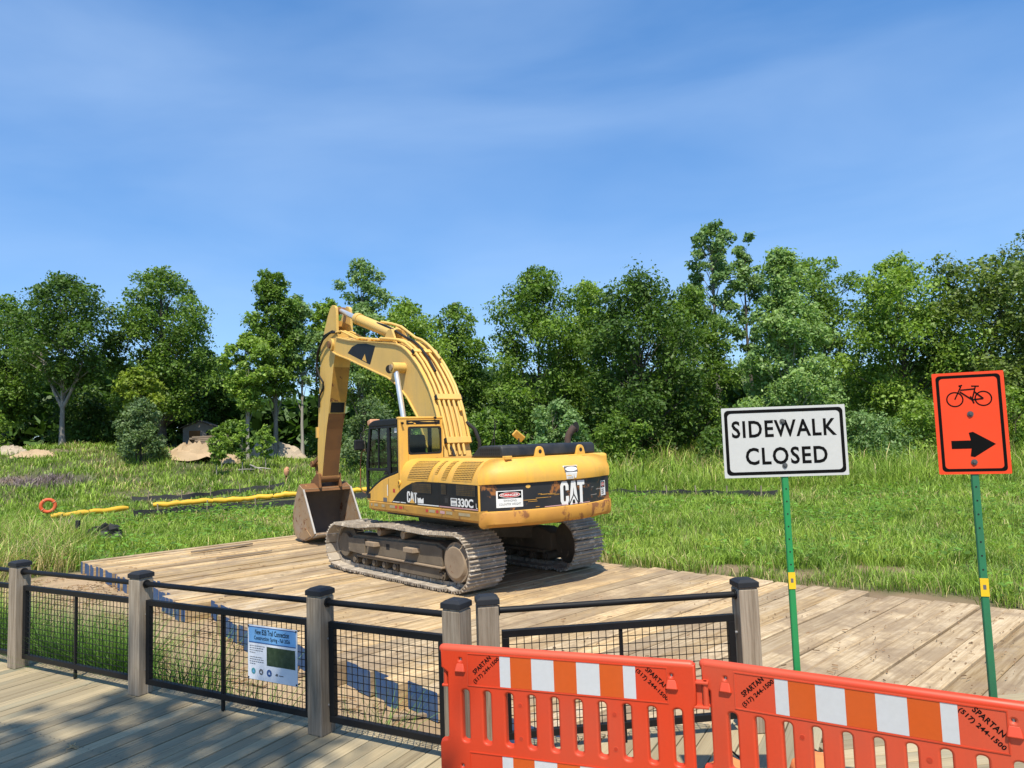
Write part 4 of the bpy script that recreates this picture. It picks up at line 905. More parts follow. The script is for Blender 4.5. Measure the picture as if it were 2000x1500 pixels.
# ------------------------------------------------------------------ boardwalk railing
def fence(name, label, posts, last_mid):
    P = [np.array(p) for p in posts]
    d = P[-1] - P[0]; d /= np.linalg.norm(d); ang = math.atan2(d[1], d[0])
    root = empty(name, (P[0][0], P[0][1], 0.0), ang); tag(root, label, 'fence', 'railing sections of the boardwalk')
    S = [float((p - P[0]) @ d) for p in P]
    pm = None
    for i, s in enumerate(S):
        post = MB().box((0, 0, 0.4775), (0.138, 0.138, 0.955)).build('post', MAT['post'], root, bevel=0.006)
        post.location = (s, 0, 0); post.rotation_euler = (0, 0, rad(random.Random(i).uniform(-2, 2)))
        cb_ = MB().box((0, 0, 0.962), (0.126, 0.126, 0.014)).build('cap_collar', MAT['post'], post)
        mb = MB(); hw = 0.075
        mb.box((0, 0, 0.985), (2*hw, 2*hw, 0.034))
        mb.add([(-hw, -hw, 1.0025), (hw, -hw, 1.0025), (hw, hw, 1.0025), (-hw, hw, 1.0025), (-0.05, -0.05, 1.019), (0.05, -0.05, 1.019), (0.05, 0.05, 1.019), (-0.05, 0.05, 1.019)],
               [(0, 1, 5, 4), (1, 2, 6, 5), (2, 3, 7, 6), (3, 0, 4, 7), (4, 5, 6, 7)])
        mb.build('post_cap', MAT['cap_grey'], post, bevel=0.003)
    for i in range(len(S) - 1):
        a, b_ = S[i] + 0.07, S[i+1] - 0.07
        MB().cyl((a - 0.0, 0, 0.915), (b_, 0, 0.915), 0.0215, n=16).build('handrail', MAT['metal_black'], root, smooth=True)
        for e in (a, b_): 
            mb = MB(); mb.cyl((e - 0.012, 0, 0.915), (e + 0.012, 0, 0.915), 0.034, n=16); mb.build('rail_flange', MAT['metal_black'], root, smooth=True)
        x0, x1, z0, z1, fw = a + 0.022, b_ - 0.022, 0.09, 0.785, 0.046
        mb = MB()
        mb.box(((x0+x1)/2, 0, z1 - fw/2), (x1 - x0, 0.04, fw)); mb.box(((x0+x1)/2, 0, z0 + fw/2), (x1 - x0, 0.04, fw))
        mb.box((x0 + fw/2, 0, (z0+z1)/2), (fw, 0.0395, z1 - z0 - 2*fw)); mb.box((x1 - fw/2, 0, (z0+z1)/2), (fw, 0.0395, z1 - z0 - 2*fw))
        fr = mb.build('panel_frame', MAT['metal_black'], root, bevel=0.003)
        w = MB(); r = 0.003
        nx_ = max(2, round((x1 - x0 - 2*fw) / 0.05)); nz_ = round((z1 - z0 - 2*fw) / 0.05)
        for k in range(1, nx_): 
            x = x0 + fw + (x1 - x0 - 2*fw) * k / nx_; w.cyl((x, 0.003, z0 + fw - 0.005), (x, 0.003, z1 - fw + 0.005), r, n=5, cap=False)
        for k in range(1, nz_):
            z = z0 + fw + (z1 - z0 - 2*fw) * k / nz_; w.cyl((x0 + fw - 0.005, -0.002, z), (x1 - fw + 0.005, -0.002, z), r, n=5, cap=False)
        wm = w.build('wire_mesh', MAT['metal_black'], fr); wm['kind'] = 'stuff'
        if x1 - x0 > 1.3:
            xm = (x0 + x1) / 2
            MB().box((xm, 0, (z1 - fw)/2 + 0.002), (0.022, 0.022, z1 - fw - 0.004)).build('stay_bar', MAT['metal_black'], fr)
        for e, sg in ((x0, -1), (x1, 1)):
            for z in (0.2, 0.66): MB().cyl((e + sg*0.022, 0, z), (e - sg*0.012, 0, z), 0.009, n=8).build('bolt', MAT['galv'], fr)
    return root, S, d, ang
FENCE1, S1, d1_, ang1 = fence('boardwalk_railing', 'long railing of wooden posts and black mesh panels along the left boardwalk', POSTS, False)
FENCE2, S2, d2_, ang2 = fence('boardwalk_railing', 'short railing section of two posts behind the orange barrier', POSTS2, True)

# notice on the second panel
px = S1[2] + 1.34
notice = empty('notice_board', tuple(np.array([*(np.array(POSTS[0]) + d1_ * (px + 0.255)), 0.30]) - np.array([*(FN * 0.034), 0])), ang1)
tag(notice, 'white and blue trail construction notice tied to the mesh panel', 'notice')
NW, NH = 0.255, 0.40
MB().prism([(x, 0, z) for x, z in rrect(-NW, NW, 0, NH, 0.008)], (0, 0.004, 0)).build('sheet', MAT['poster'], notice)
R_, U_ = (1, 0, 0), (0, 0, 1)
V, F = rect2(-NW + 0.012, NW - 0.012, NH - 0.125, NH - 0.012); flat('header', V, F, (0, 0, 0), R_, U_, MAT['poster_blue'], notice, 0.0015)
for z in (NH - 0.129, NH - 0.016):
    V, F = rect2(-NW + 0.012, NW - 0.012, z, z + 0.007); flat('header_line', V, F, (0, 0, 0), R_, U_, MAT['poster_dark'], notice, 0.002)
V, F = fit_text('New B2B Trail Connection', -0.175, 0.175, NH - 0.066, NH - 0.026, 0.012); flat('title', V, F, (0, 0, 0), R_, U_, MAT['ink'], notice, 0.003)
V, F = fit_text('Construction: Spring - Fall 2026', -0.185, 0.185, NH - 0.113, NH - 0.076, 0.01); flat('subtitle', V, F, (0, 0, 0), R_, U_, MAT['ink'], notice, 0.003)
V, F = rect2(-0.055, 0.235, 0.115, 0.252); flat('aerial_view', V, F, (0, 0, 0), R_, U_, MAT['photo'], notice, 0.0015)
rt = random.Random(2)
for k in range(9):
    if k == 4: continue
    z = 0.245 - k * 0.0165; x1 = -0.235 + (rt.uniform(0.12, 0.16) if k not in (3, 8) else 0.06)
    V = []; F = []; x = -0.235
    while x < x1:                                            # unreadably small print: word-like dashes
        w = rt.uniform(0.008, 0.022); F.append(tuple(len(V) + i for i in range(4))); V += [(x, z), (min(x + w, x1), z), (min(x + w, x1), z + 0.005), (x, z + 0.005)]; x += w + 0.005
    flat('small_print', np.array(V), F, (0, 0, 0), R_, U_, MAT['grey_print'], notice, 0.0015)
for x, r0, m1, m2 in ((-0.195, 0.022, 'teal', 'poster_blue'), (-0.115, 0.022, 'grey_print', 'poster'), (-0.03, 0.026, 'poster_dark', 'poster')):
    mb = MB(); mb.disc((x, -0.0015, 0.062), (0, -1, 0), r0); em = mb.build('emblem', MAT[m1], notice)
    mb = MB(); mb.add([(x - 0.012, -0.0025, 0.055), (x + 0.012, -0.0025, 0.052), (x + 0.008, -0.0025, 0.062), (x + 0.001, -0.0025, 0.074), (x - 0.006, -0.0025, 0.06)], [(0, 1, 2, 3, 4)]); mb.build('emblem_mark', MAT[m2], em)
V = np.array([(0.035, 0.05), (0.06, 0.05), (0.06, 0.06), (0.048, 0.07), (0.035, 0.06)]); flat('emblem_mark', V, [(0, 1, 2, 3, 4)], (0, 0, 0), R_, U_, MAT['grey_print'], notice, 0.0015)
V, F = rect2(0.07, 0.115, 0.052, 0.058); flat('small_print', V, F, (0, 0, 0), R_, U_, MAT['grey_print'], notice, 0.0015)
for x, z in ((-NW + 0.008, NH - 0.01), (NW - 0.008, NH - 0.01), (NW - 0.008, 0.012), (-NW + 0.008, 0.012)):
    MB().cyl((x, -0.006, z), (x, 0.03, z), 0.006, n=8).build('cable_tie', MAT['metal_black'], notice)

# ------------------------------------------------------------------ plastic barriers
def slots(L):
    H = []
    for i in range(10):
        x = 0.101 + 0.1262 * i; H.append(rrect(x, x + 0.064, 0.372, 0.664, 0.028, 5))
    return H
def barrier(name, label, a, b_, group):
    a, b_ = np.array(a), np.array(b_); d = b_ - a; L = float(np.linalg.norm(d)); ang = math.atan2(d[1], d[0])
    root = empty(name, (a[0], a[1], 0.03), ang); tag(root, label, 'barrier', group)
    H = slots(L)
    for x in (0.107, L - 0.107):
        for z in (0.795, 0.235): H.append(rrect(x - 0.017, x + 0.017, z, z + 0.034, 0.014, 3))
    ol = [(0.012, 0.02), (L - 0.012, 0.02), (L - 0.012, 0.33), (L - 0.02, 0.36), (L - 0.02, 0.66), (L - 0.002, 0.69), (L - 0.002, 0.86), (0.0, 0.86), (0.0, 0.77), (0.038, 0.745), (0.038, 0.40), (0.02, 0.372), (-0.008, 0.368), (-0.014, 0.352), (-0.014, 0.02)]
    body = cut_plate('barrier_body', ol, H, 0.05, MAT['orange'], root, 0.011)
    MB().tube([(x, 0, 0.860) for x in (-0.022, -0.016, -0.008, 0.01, L - 0.02, L - 0.006, L, L + 0.004)], [0.012, 0.020, 0.024, 0.026, 0.026, 0.024, 0.020, 0.012], 14).build('top_rail', MAT['orange'], root, smooth=True, angle=60)
    SX = [0.339, 0.399, 0.518, 0.641, 0.763, 0.885, 1.007, 1.069]
    for z0, z1 in ((0.682, 0.846), (0.165, 0.328)):
        xs0, xs1 = 0.155, L - 0.130
        mb = MB()
        for q0, q1, r0, r1 in ((xs0 - 0.005, xs1 + 0.005, z1, z1 + 0.005), (xs0 - 0.005, xs1 + 0.005, z0 - 0.005, z0), (xs0 - 0.005, xs0, z0, z1), (xs1, xs1 + 0.005, z0, z1)):
            mb.box(((q0 + q1)/2, -0.0262, (r0 + r1)/2), (q1 - q0, 0.0035, r1 - r0))
        mb.build('panel_lip', MAT['orange'], root)
        for i in range(7):
            V, F = rect2(SX[i], SX[i+1], z0 + 0.003, z1 - 0.001)
            flat('reflective_stripe', V, F, (0, -0.0258, 0), (1, 0, 0), (0, 0, 1), MAT['tape_white' if i % 2 == 0 else 'tape_orange'], root)
        if z0 > 0.5:
            for c1, c2, ang_ in (((0.236, 0.793), (0.262, 0.764), 43), ((1.176, 0.795), (1.149, 0.762), -42)):
                ca, sa = math.cos(rad(ang_)), math.sin(rad(ang_))
                for txt, cc_, wd, hh in (('SPARTAN', c1, 0.135, 0.025), ('(517) 244-1500', c2, 0.20, 0.026)):
                    V, F = fit_text(txt, -wd/2, wd/2, -hh/2, hh/2, 0.026, 1.06)
                    V = np.stack([V[:, 0] * ca - V[:, 1] * sa, V[:, 0] * sa + V[:, 1] * ca], 1)
                    flat('stencil_text', V, F, (cc_[0], -0.0262, cc_[1]), (1, 0, 0), (0, 0, 1), MAT['ink'], root)
    for x in (0.107, L - 0.107):
        for z in (0.776, 0.216):
            mb = MB(); mb.add([(x - 0.034, -0.0255, z - 0.03), (x + 0.034, -0.0255, z - 0.03), (x + 0.02, -0.0255, z + 0.018), (x - 0.02, -0.0255, z + 0.018), (x - 0.026, -0.042, z - 0.024), (x + 0.026, -0.042, z - 0.024)],
                              [(0, 1, 5, 4), (0, 4, 3), (1, 2, 5), (4, 5, 2, 3), (0, 3, 2, 1)]); mb.build('pin_hood', MAT['orange'], root, bevel=0.004)
            MB().cyl((x, -0.012, z + 0.02), (x, -0.012, z + 0.05), 0.006, n=8).build('pin', MAT['galv'], root)
    for i in (2, 6):
        x = 0.101 + 0.1262 * (i + 1) - 0.031
        for z in (0.43, 0.60):
            mb = MB(); mb.cyl((x, -0.0262, z), (x, -0.020, z), 0.013, n=14); mb.build('dimple', MAT['orange'], root, smooth=True)
            mb = MB(); mb.disc((x, -0.0268, z), (0, -1, 0), 0.010, 14); mb.build('dimple_hole', MAT['orange_deep'], root)
    mb = MB(); mb.box((L + 0.03, 0, 0.668), (0.075, 0.04, 0.014)); mb.box((L + 0.03, 0, 0.785), (0.075, 0.04, 0.014)); mb.cyl((L + 0.052, 0, 0.66), (L + 0.052, 0, 0.792), 0.014, n=12); mb.box((L + 0.015, 0.012, 0.727), (0.04, 0.012, 0.11)); mb.build('link_hook', MAT['orange'], root, bevel=0.004)
    mb = MB(); mb.cyl((0.008, 0, 0.67), (0.008, 0, 0.765), 0.012, n=12); mb.box((0.015, 0, 0.665), (0.05, 0.034, 0.014)); mb.build('link_eye', MAT['orange'], root, bevel=0.004)
    for x in (0.22, L - 0.22):
        mb = MB(); mb.prism([(x - 0.05, -0.3, -0.028), (x - 0.05, 0.3, -0.028), (x - 0.05, 0.26, 0.02), (x - 0.05, -0.26, 0.02)], (0.1, 0, 0)); mb.build('foot', MAT['rubber'], root, bevel=0.008)
    return root, L, ang
B1 = barrier('plastic_barrier', 'orange plastic barrier in front of the two middle fence posts', (-0.43, 4.09), (0.845, 3.635), 'orange pedestrian barriers')
B2 = barrier('plastic_barrier', 'orange plastic barrier on the right, in front of both sign posts', (0.905, 3.66), (2.06, 2.93), 'orange pedestrian barriers')

# sandbags behind the barriers
def sandbag(label, x, y, a, s=1.0):
    r = np.random.default_rng(int(abs(x) * 100)); n, k = 18, 12; V = []
    for i in range(n + 1):
        t = i / n; xx = (t - 0.5) * 0.46
        w = 0.14 * math.sin(math.pi * min(max(t * 0.86 + 0.07, 0), 1)) ** 0.45; hgt = 0.085 * math.sin(math.pi * min(max(t * 0.9 + 0.05, 0), 1)) ** 0.5
        if t > 0.86: w *= 0.55; hgt *= 0.6
        if t > 0.93: w *= 1.5
        for j in range(k):
            q = 2 * math.pi * j / k; V.append((xx * s, w * math.cos(q) * s + r.normal() * 0.004, max(0.006, (0.07 + hgt * math.sin(q)) * s + r.normal() * 0.005)))
    F = [(i*k + j, i*k + (j+1) % k, (i+1)*k + (j+1) % k, (i+1)*k + j) for i in range(n) for j in range(k)] + [tuple(range(k))[::-1], tuple(range(n*k, (n+1)*k))]
    root = empty('sandbag', (x, y, 0.0), a); tag(root, label, 'sandbag', 'orange sandbags behind the barrier')
    MB().add(V, F).build('bag', MAT['bag'], root, smooth=True, angle=70)
    MB().tube([(0.18*s, 0.0, 0.12*s), (0.22*s, 0.05*s, 0.16*s), (0.27*s, 0.02, 0.11*s), (0.24*s, -0.05*s, 0.08*s)], 0.006, 6).build('tie_cord', MAT['rubber'], root)
sandbag('orange sandbag seen through the slots left of the sign post', 1.14, 4.22, rad(60))
sandbag('orange sandbag seen through the slots below the sidewalk closed sign', 1.66, 4.22, rad(75), 1.1)

# ------------------------------------------------------------------ signs on green posts
def upost(root, h, mat, ztag):
    w, dp, t = 0.032, 0.014, 0.0028
    P = [(-w/2, dp), (-w/2 + 0.001, 0.004), (-w/2 + 0.005, 0.0), (w/2 - 0.005, 0.0), (w/2 - 0.001, 0.004), (w/2, dp)]
    poly = P + [(x * 0.82, y + (t if y < 0.003 else 0.0)) for x, y in P[::-1]]
    mb = MB(); mb.prism([(x, y, 0.0) for x, y in poly], (0, 0, h)); p = mb.build('post', mat, root)
    V, F = rect2(-w/2, w/2, ztag, ztag + 0.078)
    mb = MB(); mb.box((0, -0.0015, ztag + 0.039), (w + 0.001, 0.002, 0.078)); lb = mb.build('post_sticker', MAT['label_yellow'], p)
    V, F = rect2(-0.006, 0.006, ztag + 0.03, ztag + 0.05); flat('sticker_print', V, F, (0, -0.003, 0), (1, 0, 0), (0, 0, 1), MAT['grey_print'], lb)
    for z in np.arange(ztag + 0.115, ztag + 0.5, 0.06):
        mb = MB(); mb.disc((0, -0.0008, z), (0, -1, 0), 0.004, 10); mb.build('post_hole', MAT['dark'], p)
def bolt(root, x, z, y=-0.004):
    mb = MB(); mb.cyl((x, y, z), (x, y - 0.003, z), 0.0125, n=16); mb.cyl((x, y - 0.003, z), (x, y - 0.008, z), 0.008, 0.006, n=6); mb.build('bolt', MAT['bolt_dark'], root, smooth=True)
sg = empty('road_sign', (1.307, 3.50, 0.0), rad(-4)); tag(sg, 'white SIDEWALK CLOSED sign on a bright green post', 'sign', 'temporary signs behind the barrier')
upost(sg, 2.1, MAT['post_green'], 1.274)
X0, X1, Z0, Z1 = -0.288, 0.300, 1.808, 2.148
MB().prism([(x, -0.001, z) for x, z in rrect(X0, X1, Z0, Z1, 0.003, 2)], (0, -0.0025, 0)).build('sign_plate', MAT['sign_white'], sg)
V, F = outline_ring(rrect(X0 + 0.012, X1 - 0.012, Z0 + 0.012, Z1 - 0.012, 0.02), 0.0155); flat('border', V, F, (0, -0.0042, 0), R_, U_, MAT['ink'], sg)
V, F = fit_text('SIDEWALK', X0 + 0.045, X1 - 0.045, 2.000, 2.084, 0.022, 1.12); flat('lettering', V, F, (0, -0.0042, 0), R_, U_, MAT['ink'], sg)
V, F = fit_text('CLOSED', X0 + 0.105, X1 - 0.095, 1.868, 1.952, 0.022, 1.12); flat('lettering', V, F, (0, -0.0042, 0), R_, U_, MAT['ink'], sg)
bolt(sg, 0.0, 2.075); bolt(sg, 0.0, 1.862)
sg2 = empty('road_sign', (2.034, 3.20, 0.0), rad(-20)); tag(sg2, 'orange bicycle detour sign with black arrow on a dull green post', 'sign', 'temporary signs behind the barrier')
upost(sg2, 2.2, MAT['post_green2'], 1.278)
X0, X1, Z0, Z1 = -0.139, 0.139, 1.809, 2.262
MB().prism([(x, -0.001, z) for x, z in rrect(X0, X1, Z0, Z1, 0.004, 2)], (0, -0.0025, 0)).build('sign_plate', MAT['sign_orange'], sg2)
V, F = outline_ring(rrect(X0 + 0.014, X1 - 0.014, Z0 + 0.012, Z1 - 0.012, 0.016), 0.0125); flat('border', V, F, (0, -0.0042, 0), R_, U_, MAT['ink'], sg2)
# arrow
A = np.array([(-0.082, 1.922), (-0.006, 1.922), (-0.012, 1.888), (0.004, 1.884), (0.088, 1.94), (0.004, 1.996), (-0.012, 1.992), (-0.006, 1.958), (-0.082, 1.958)])
flat('arrow', A, [tuple(range(9))], (0, -0.0042, 0), R_, U_, MAT['ink'], sg2)
# bicycle
mb = MB()
def ring(cx, cz, r, w, n=32):
    t = np.arange(n) * 2 * math.pi / n; V = np.concatenate([np.stack([cx + np.cos(t)*q, np.full(n, -0.0042), cz + np.sin(t)*q], 1) for q in (r, r - w)])
    mb.add(V, [(i, (i+1) % n, n + (i+1) % n, n + i) for i in range(n)])
def bar(a, b_, w=0.0055):
    a = np.array(a); b_ = np.array(b_); d = (b_ - a) / np.linalg.norm(b_ - a); q = np.array([-d[1], d[0]]) * w/2
    mb.add([(p[0], -0.0042 - 0.0002 * (len(mb.V) % 7), p[1]) for p in (a - q, b_ - q, b_ + q, a + q)], [(0, 1, 2, 3)])
zc = 2.142; ring(-0.055, zc, 0.034, 0.0055); ring(0.055, zc, 0.034, 0.0055)
bb, st, hd, rw, fwh = (0.012, zc - 0.004), (0.024, zc + 0.044), (-0.034, zc + 0.034), (0.055, zc), (-0.055, zc)
for a, b_ in ((bb, (0.028, zc + 0.054)), (st, (-0.031, zc + 0.041)), (hd, bb), (bb, rw), ((0.022, zc + 0.032), rw), ((-0.028, zc + 0.056), fwh), ((0.012, zc + 0.057), (0.042, zc + 0.055)), ((-0.028, zc + 0.056), (-0.036, zc + 0.06)), ((-0.036, zc + 0.06), (-0.022, zc + 0.062)), (bb, (0.018, zc - 0.02)), (bb, (0.006, zc + 0.012))): bar(a, b_)
mb.build('bicycle_symbol', MAT['ink'], sg2)
bolt(sg2, 0.0, 2.075); bolt(sg2, 0.0, 1.862)
# ------------------------------------------------------------------ excavator (local: +x forward, +y machine left, z up)
EX = empty('excavator', (-1.225, 15.057, MAT_TOP), rad(127.11))
tag(EX, 'large yellow tracked excavator parked on the timber mats', 'excavator')
TROT = rad(132.61 - 127.11)
Y = MAT['yellow']; YP = MAT['yellow_pale']; YD = MAT['yellow_dirty_shade']
def arr(*p): return np.array(p, float)


def cat_glyph(x0, x1, z0, z1):
    """heavy condensed three-letter mark as polygons"""
    C = [(1, .62), (1, .82), (.8, 1), (.2, 1), (0, .82), (0, .18), (.2, 0), (.8, 0), (1, .18), (1, .38), (.64, .38), (.64, .22), (.58, .16), (.42, .16), (.36, .22), (.36, .78), (.42, .84), (.58, .84), (.64, .78), (.64, .62)]
    A = [[(0, 0), (.33, 0), (.385, .2), (.43, .38), (.5, .74), (.5, 1), (.27, 1)], [(.67, 0), (1, 0), (.73, 1), (.5, 1), (.5, .74), (.57, .38), (.615, .2)], [(.385, .2), (.615, .2), (.57, .38), (.43, .38)]]
    T = [(.31, 0), (.69, 0), (.69, .8), (1, .8), (1, 1), (0, 1), (0, .8), (.31, .8)]
    V = []; F = []
    for polys, a, w in (([C], 0.0, 0.32), (A, 0.33, 0.37), ([T], 0.68, 0.32)):
        for P in polys:
            F.append(tuple(range(len(V), len(V) + len(P)))); V += [(x0 + (x1 - x0) * (a + w * p[0]), z0 + (z1 - z0) * p[1]) for p in P]
    return np.array(V), F

# ---- undercarriage
def chain_path():
    """closed loop of the track chain in (x, z)"""
    P = []
    rs, rf = 0.46, 0.43; xs, xf = -1.98, 2.02; zs, zf = 0.53, 0.50
    for a in np.linspace(-70, -270, 22): P.append((xs + rs * math.cos(rad(a)), zs + rs * math.sin(rad(a))))
    top = [(-1.55, 0.975), (-1.1, 0.955), (-0.55, 0.975), (-0.1, 0.995), (0.25, 1.0), (0.7, 0.965), (1.1, 0.925), (1.5, 0.915), (1.8, 0.925)]
    P += top
    for a in np.linspace(88, -62, 20): P.append((xf + rf * math.cos(rad(a)), zf + rf * math.sin(rad(a))))
    for x in np.linspace(1.75, -1.65, 14): P.append((x, 0.065))
    P = np.array(P)
    Q = np.concatenate([P, P[:1]]); sl = np.concatenate([[0], np.cumsum(np.linalg.norm(np.diff(Q, axis=0), axis=1))])
    n = int(round(sl[-1] / 0.205)); s = (np.arange(n) + 0.3) * sl[-1] / n
    C = np.stack([np.interp(s, sl, Q[:, i]) for i in (0, 1)], 1)
    e = 0.05; A = np.stack([np.interp((s - e) % sl[-1], sl, Q[:, i]) for i in (0, 1)], 1); B = np.stack([np.interp((s + e) % sl[-1], sl, Q[:, i]) for i in (0, 1)], 1)
    T = B - A; return C, np.arctan2(T[:, 1], T[:, 0]), sl[-1] / n
CH, CA, CP = chain_path()
shoe = MB(); W = 0.80
shoe.box((0, 0, -0.006), (CP * 0.93, W, 0.014))
for xg, hg in ((-CP * 0.36, 0.045), (0.0, 0.036), (CP * 0.36, 0.045)):
    shoe.add([(xg - 0.016, -W/2, -0.012), (xg + 0.016, -W/2, -0.012), (xg + 0.008, -W/2, -0.012 - hg), (xg - 0.008, -W/2, -0.012 - hg), (xg - 0.016, W/2, -0.012), (xg + 0.016, W/2, -0.012), (xg + 0.008, W/2, -0.012 - hg), (xg - 0.008, W/2, -0.012 - hg)],
             [(0, 1, 2, 3), (7, 6, 5, 4), (0, 3, 7, 4), (1, 5, 6, 2), (3, 2, 6, 7)])
for yb in (-0.13, 0.13): shoe.box((0, yb, 0.035), (CP * 0.9, 0.05, 0.07))                 # chain links inside
def track_side(sgn, label):
    yc = 1.295 * sgn; out = sgn
    fr = MB()
    prof = [(-1.62, 0.36), (1.55, 0.36), (1.72, 0.42), (1.80, 0.62), (1.62, 0.74), (-1.35, 0.80), (-1.62, 0.70)]
    fr.prism([(x, yc - 0.20, z) for x, z in prof], (0, 0.40, 0))
    prof2 = [(-1.45, 0.30), (1.45, 0.30), (1.45, 0.36), (-1.45, 0.36)]
    fr.prism([(x, yc - 0.25, z) for x, z in prof2], (0, 0.50, 0))
    t = fr.build('track_frame', MAT['under_steel'], EX, bevel=0.02); t.rotation_euler = (0, 0, TROT)
    t['label'] = label
    yo = yc + out * 0.20
    # outer cover panels, lower flange and square hole
    mb = MB(); mb.prism([(-1.5, yo, 0.40), (1.05, yo, 0.40), (1.05, yo, 0.70), (-1.3, yo, 0.755), (-1.5, yo, 0.70)], (0, out * 0.05, 0)); mb.build('frame_cover', MAT['under_steel'], t, bevel=0.012)
    mb = MB(); mb.prism([(1.08, yo, 0.36), (1.72, yo, 0.40), (1.74, yo, 0.68), (1.08, yo, 0.70)], (0, out * 0.075, 0)); mb.build('idler_guard', MAT['under_steel'], t, bevel=0.012)
    mb = MB(); mb.box((-0.2, yo + out * 0.05, 0.385), (2.7, 0.10, 0.03)); mb.build('lower_flange', MAT['hub'], t, bevel=0.006)
    mb = MB(); mb.box((0.25, yo + out * 0.046, 0.60), (0.12, 0.012, 0.11)); mb.build('access_hole', MAT['dark'], t)
    for xs_ in (0.72, -0.62):
        mb = MB(); mb.prism([(xs_ - 0.2, yo + out * 0.045, 0.585), (xs_ + 0.2, yo + out * 0.045, 0.585), (xs_ + 0.16, yo + out * 0.18, 0.585), (xs_ - 0.16, yo + out * 0.18, 0.585)], (0, 0, 0.085)); mb.build('step', MAT['hub'], t, bevel=0.008)
    # final drive, sprocket, idler, rollers
    mb = MB(); mb.cyl((-1.98, yc - 0.05, 0.53), (-1.98, yo + out * 0.10, 0.53), 0.345, n=28); mb.cyl((-1.98, yo + out * 0.10, 0.53), (-1.98, yo + out * 0.145, 0.53), 0.31, 0.26, n=28); fd = mb.build('final_drive', MAT['hub'], t, smooth=True)
    mb = MB(); mb.cyl((-1.98, yc - 0.045, 0.53), (-1.98, yc + 0.045, 0.53), 0.42, n=30); mb.build('sprocket', MAT['under_steel'], t, smooth=True)
    mb = MB(); mb.cyl((2.02, yc - 0.1, 0.50), (2.02, yc + 0.1, 0.50), 0.39, n=30); mb.cyl((2.02, yc - 0.19, 0.50), (2.02, yc + 0.19, 0.50), 0.24, n=24); mb.build('idler', MAT['under_steel'], t, smooth=True)
    for i, x in enumerate(np.linspace(-1.45, 1.55, 9)):
        mb = MB(); mb.cyl((x, yc - 0.21, 0.235), (x, yc + 0.21, 0.235), 0.085, n=16); mb.cyl((x, yc - 0.245, 0.235), (x, yc + 0.245, 0.235), 0.055, n=12); mb.build('track_roller', MAT['under_steel'], t, smooth=True)
    for x in (0.55, -0.28):
        mb = MB(); mb.cyl((x, yc - 0.20, 0.865), (x, yo + out * 0.055, 0.865), 0.075, n=18); mb.build('carrier_roller', MAT['hub'], t, smooth=True)
    mb = MB(); mb.prism([(-0.15, yo, 0.17), (-1.4, yo, 0.17), (-1.4, yo, 0.33), (-0.15, yo, 0.33)], (0, out * 0.05, 0)); mb.build('roller_guard', MAT['under_steel'], t, bevel=0.008)
    return t, yc
tL, yL = track_side(1, 'near track frame in sunlight'); tR, yR = track_side(-1, 'far track frame in the shade of the body')
shoe0 = shoe.build('track_shoe', MAT['track_steel'], tL)
first = True
for t, yc in ((tL, yL), (tR, yR)):
    for (x, z), a in zip(CH, CA):
        o = shoe0 if first else child(shoe0, t)
        first = False
        # path runs clockwise seen from the left: outer side is local -z after rotation
        o.location = (x, yc, z); o.rotation_euler = (0, -a + math.pi, 0)
mb = MB(); mb.prism([(-1.15, -1.2, 0.55), (1.15, -1.2, 0.55), (0.75, -0.5, 0.62), (0.75, 0.5, 0.62), (1.15, 1.2, 0.55), (-1.15, 1.2, 0.55), (-0.75, 0.5, 0.62), (-0.75, -0.5, 0.62)], (0, 0, 0.32))
cbx = mb.build('car_body', MAT['under_steel'], EX, bevel=0.02); cbx.rotation_euler = (0, 0, TROT)
mb = MB(); mb.cyl((0, 0, 0.85), (0, 0, 1.28), 0.72, n=36); mb.cyl((0, 0, 1.02), (0, 0, 1.10), 0.80, n=36); mb.build('swing_ring', MAT['under_steel'], EX, smooth=True)

# ---- upper frame
def plan(y1, xr, xf, r=0.12, front=None):
    pts = []
    for i in range(7): a = rad(0 + 90 * i / 6); pts.append((xf - r + r * math.cos(a), y1 - r + r * math.sin(a)))
    pts += [(xr, y1), (xr, -y1)]
    for i in range(7): a = rad(270 + 90 * i / 6); pts.append((xf - r + r * math.cos(a), -y1 + r + r * math.sin(a)))
    return pts
mb = MB()
lv = [(1.255, -0.05), (1.30, 0.0), (1.43, 0.0), (1.452, -0.02)]
rings = [plan(1.5 + d, -2.995, 1.12 + d) for z, d in lv]; k = len(rings[0]); V = []
for (z, d), rg_ in zip(lv, rings): V += [(x, y, z) for x, y in rg_]
F = [(i*k + j, i*k + (j+1) % k, (i+1)*k + (j+1) % k, (i+1)*k + j) for i in range(len(lv) - 1) for j in range(k)] + [tuple(range(k))[::-1], tuple(range((len(lv)-1)*k, len(lv)*k))]
mb.add(V, F); skirt = mb.build('frame_skirt', YD, EX, smooth=True)
MB().box((-0.6, 0, 1.20), (3.6, 2.0, 0.14)).build('turntable_plate', MAT['under_steel'], EX)
# reflective tape bits on the skirt
for x0, x1, mt in ((0.93, 0.86, 'tape_faded'), (0.78, 0.62, 'tape_faded'), (0.45, 0.32, 'tape_faded'), (0.1, -0.12, 'tape_faded'), (-0.12, -0.2, 'red'), (-0.28, -0.42, 'red'), (-1.3, -1.38, 'red'), (-1.42, -1.62, 'tape_faded'), (-1.66, -1.74, 'red'), (-1.8, -1.95, 'pink'), (-2.0, -2.2, 'tape_faded'), (-2.4, -2.75, 'tape_faded')):
    V, F = rect2(-x0, -x1, 1.355, 1.405); flat('reflective_tape', V, F, (0, 1.5035, 0), (-1, 0, 0), (0, 0, 1), MAT[mt], skirt)

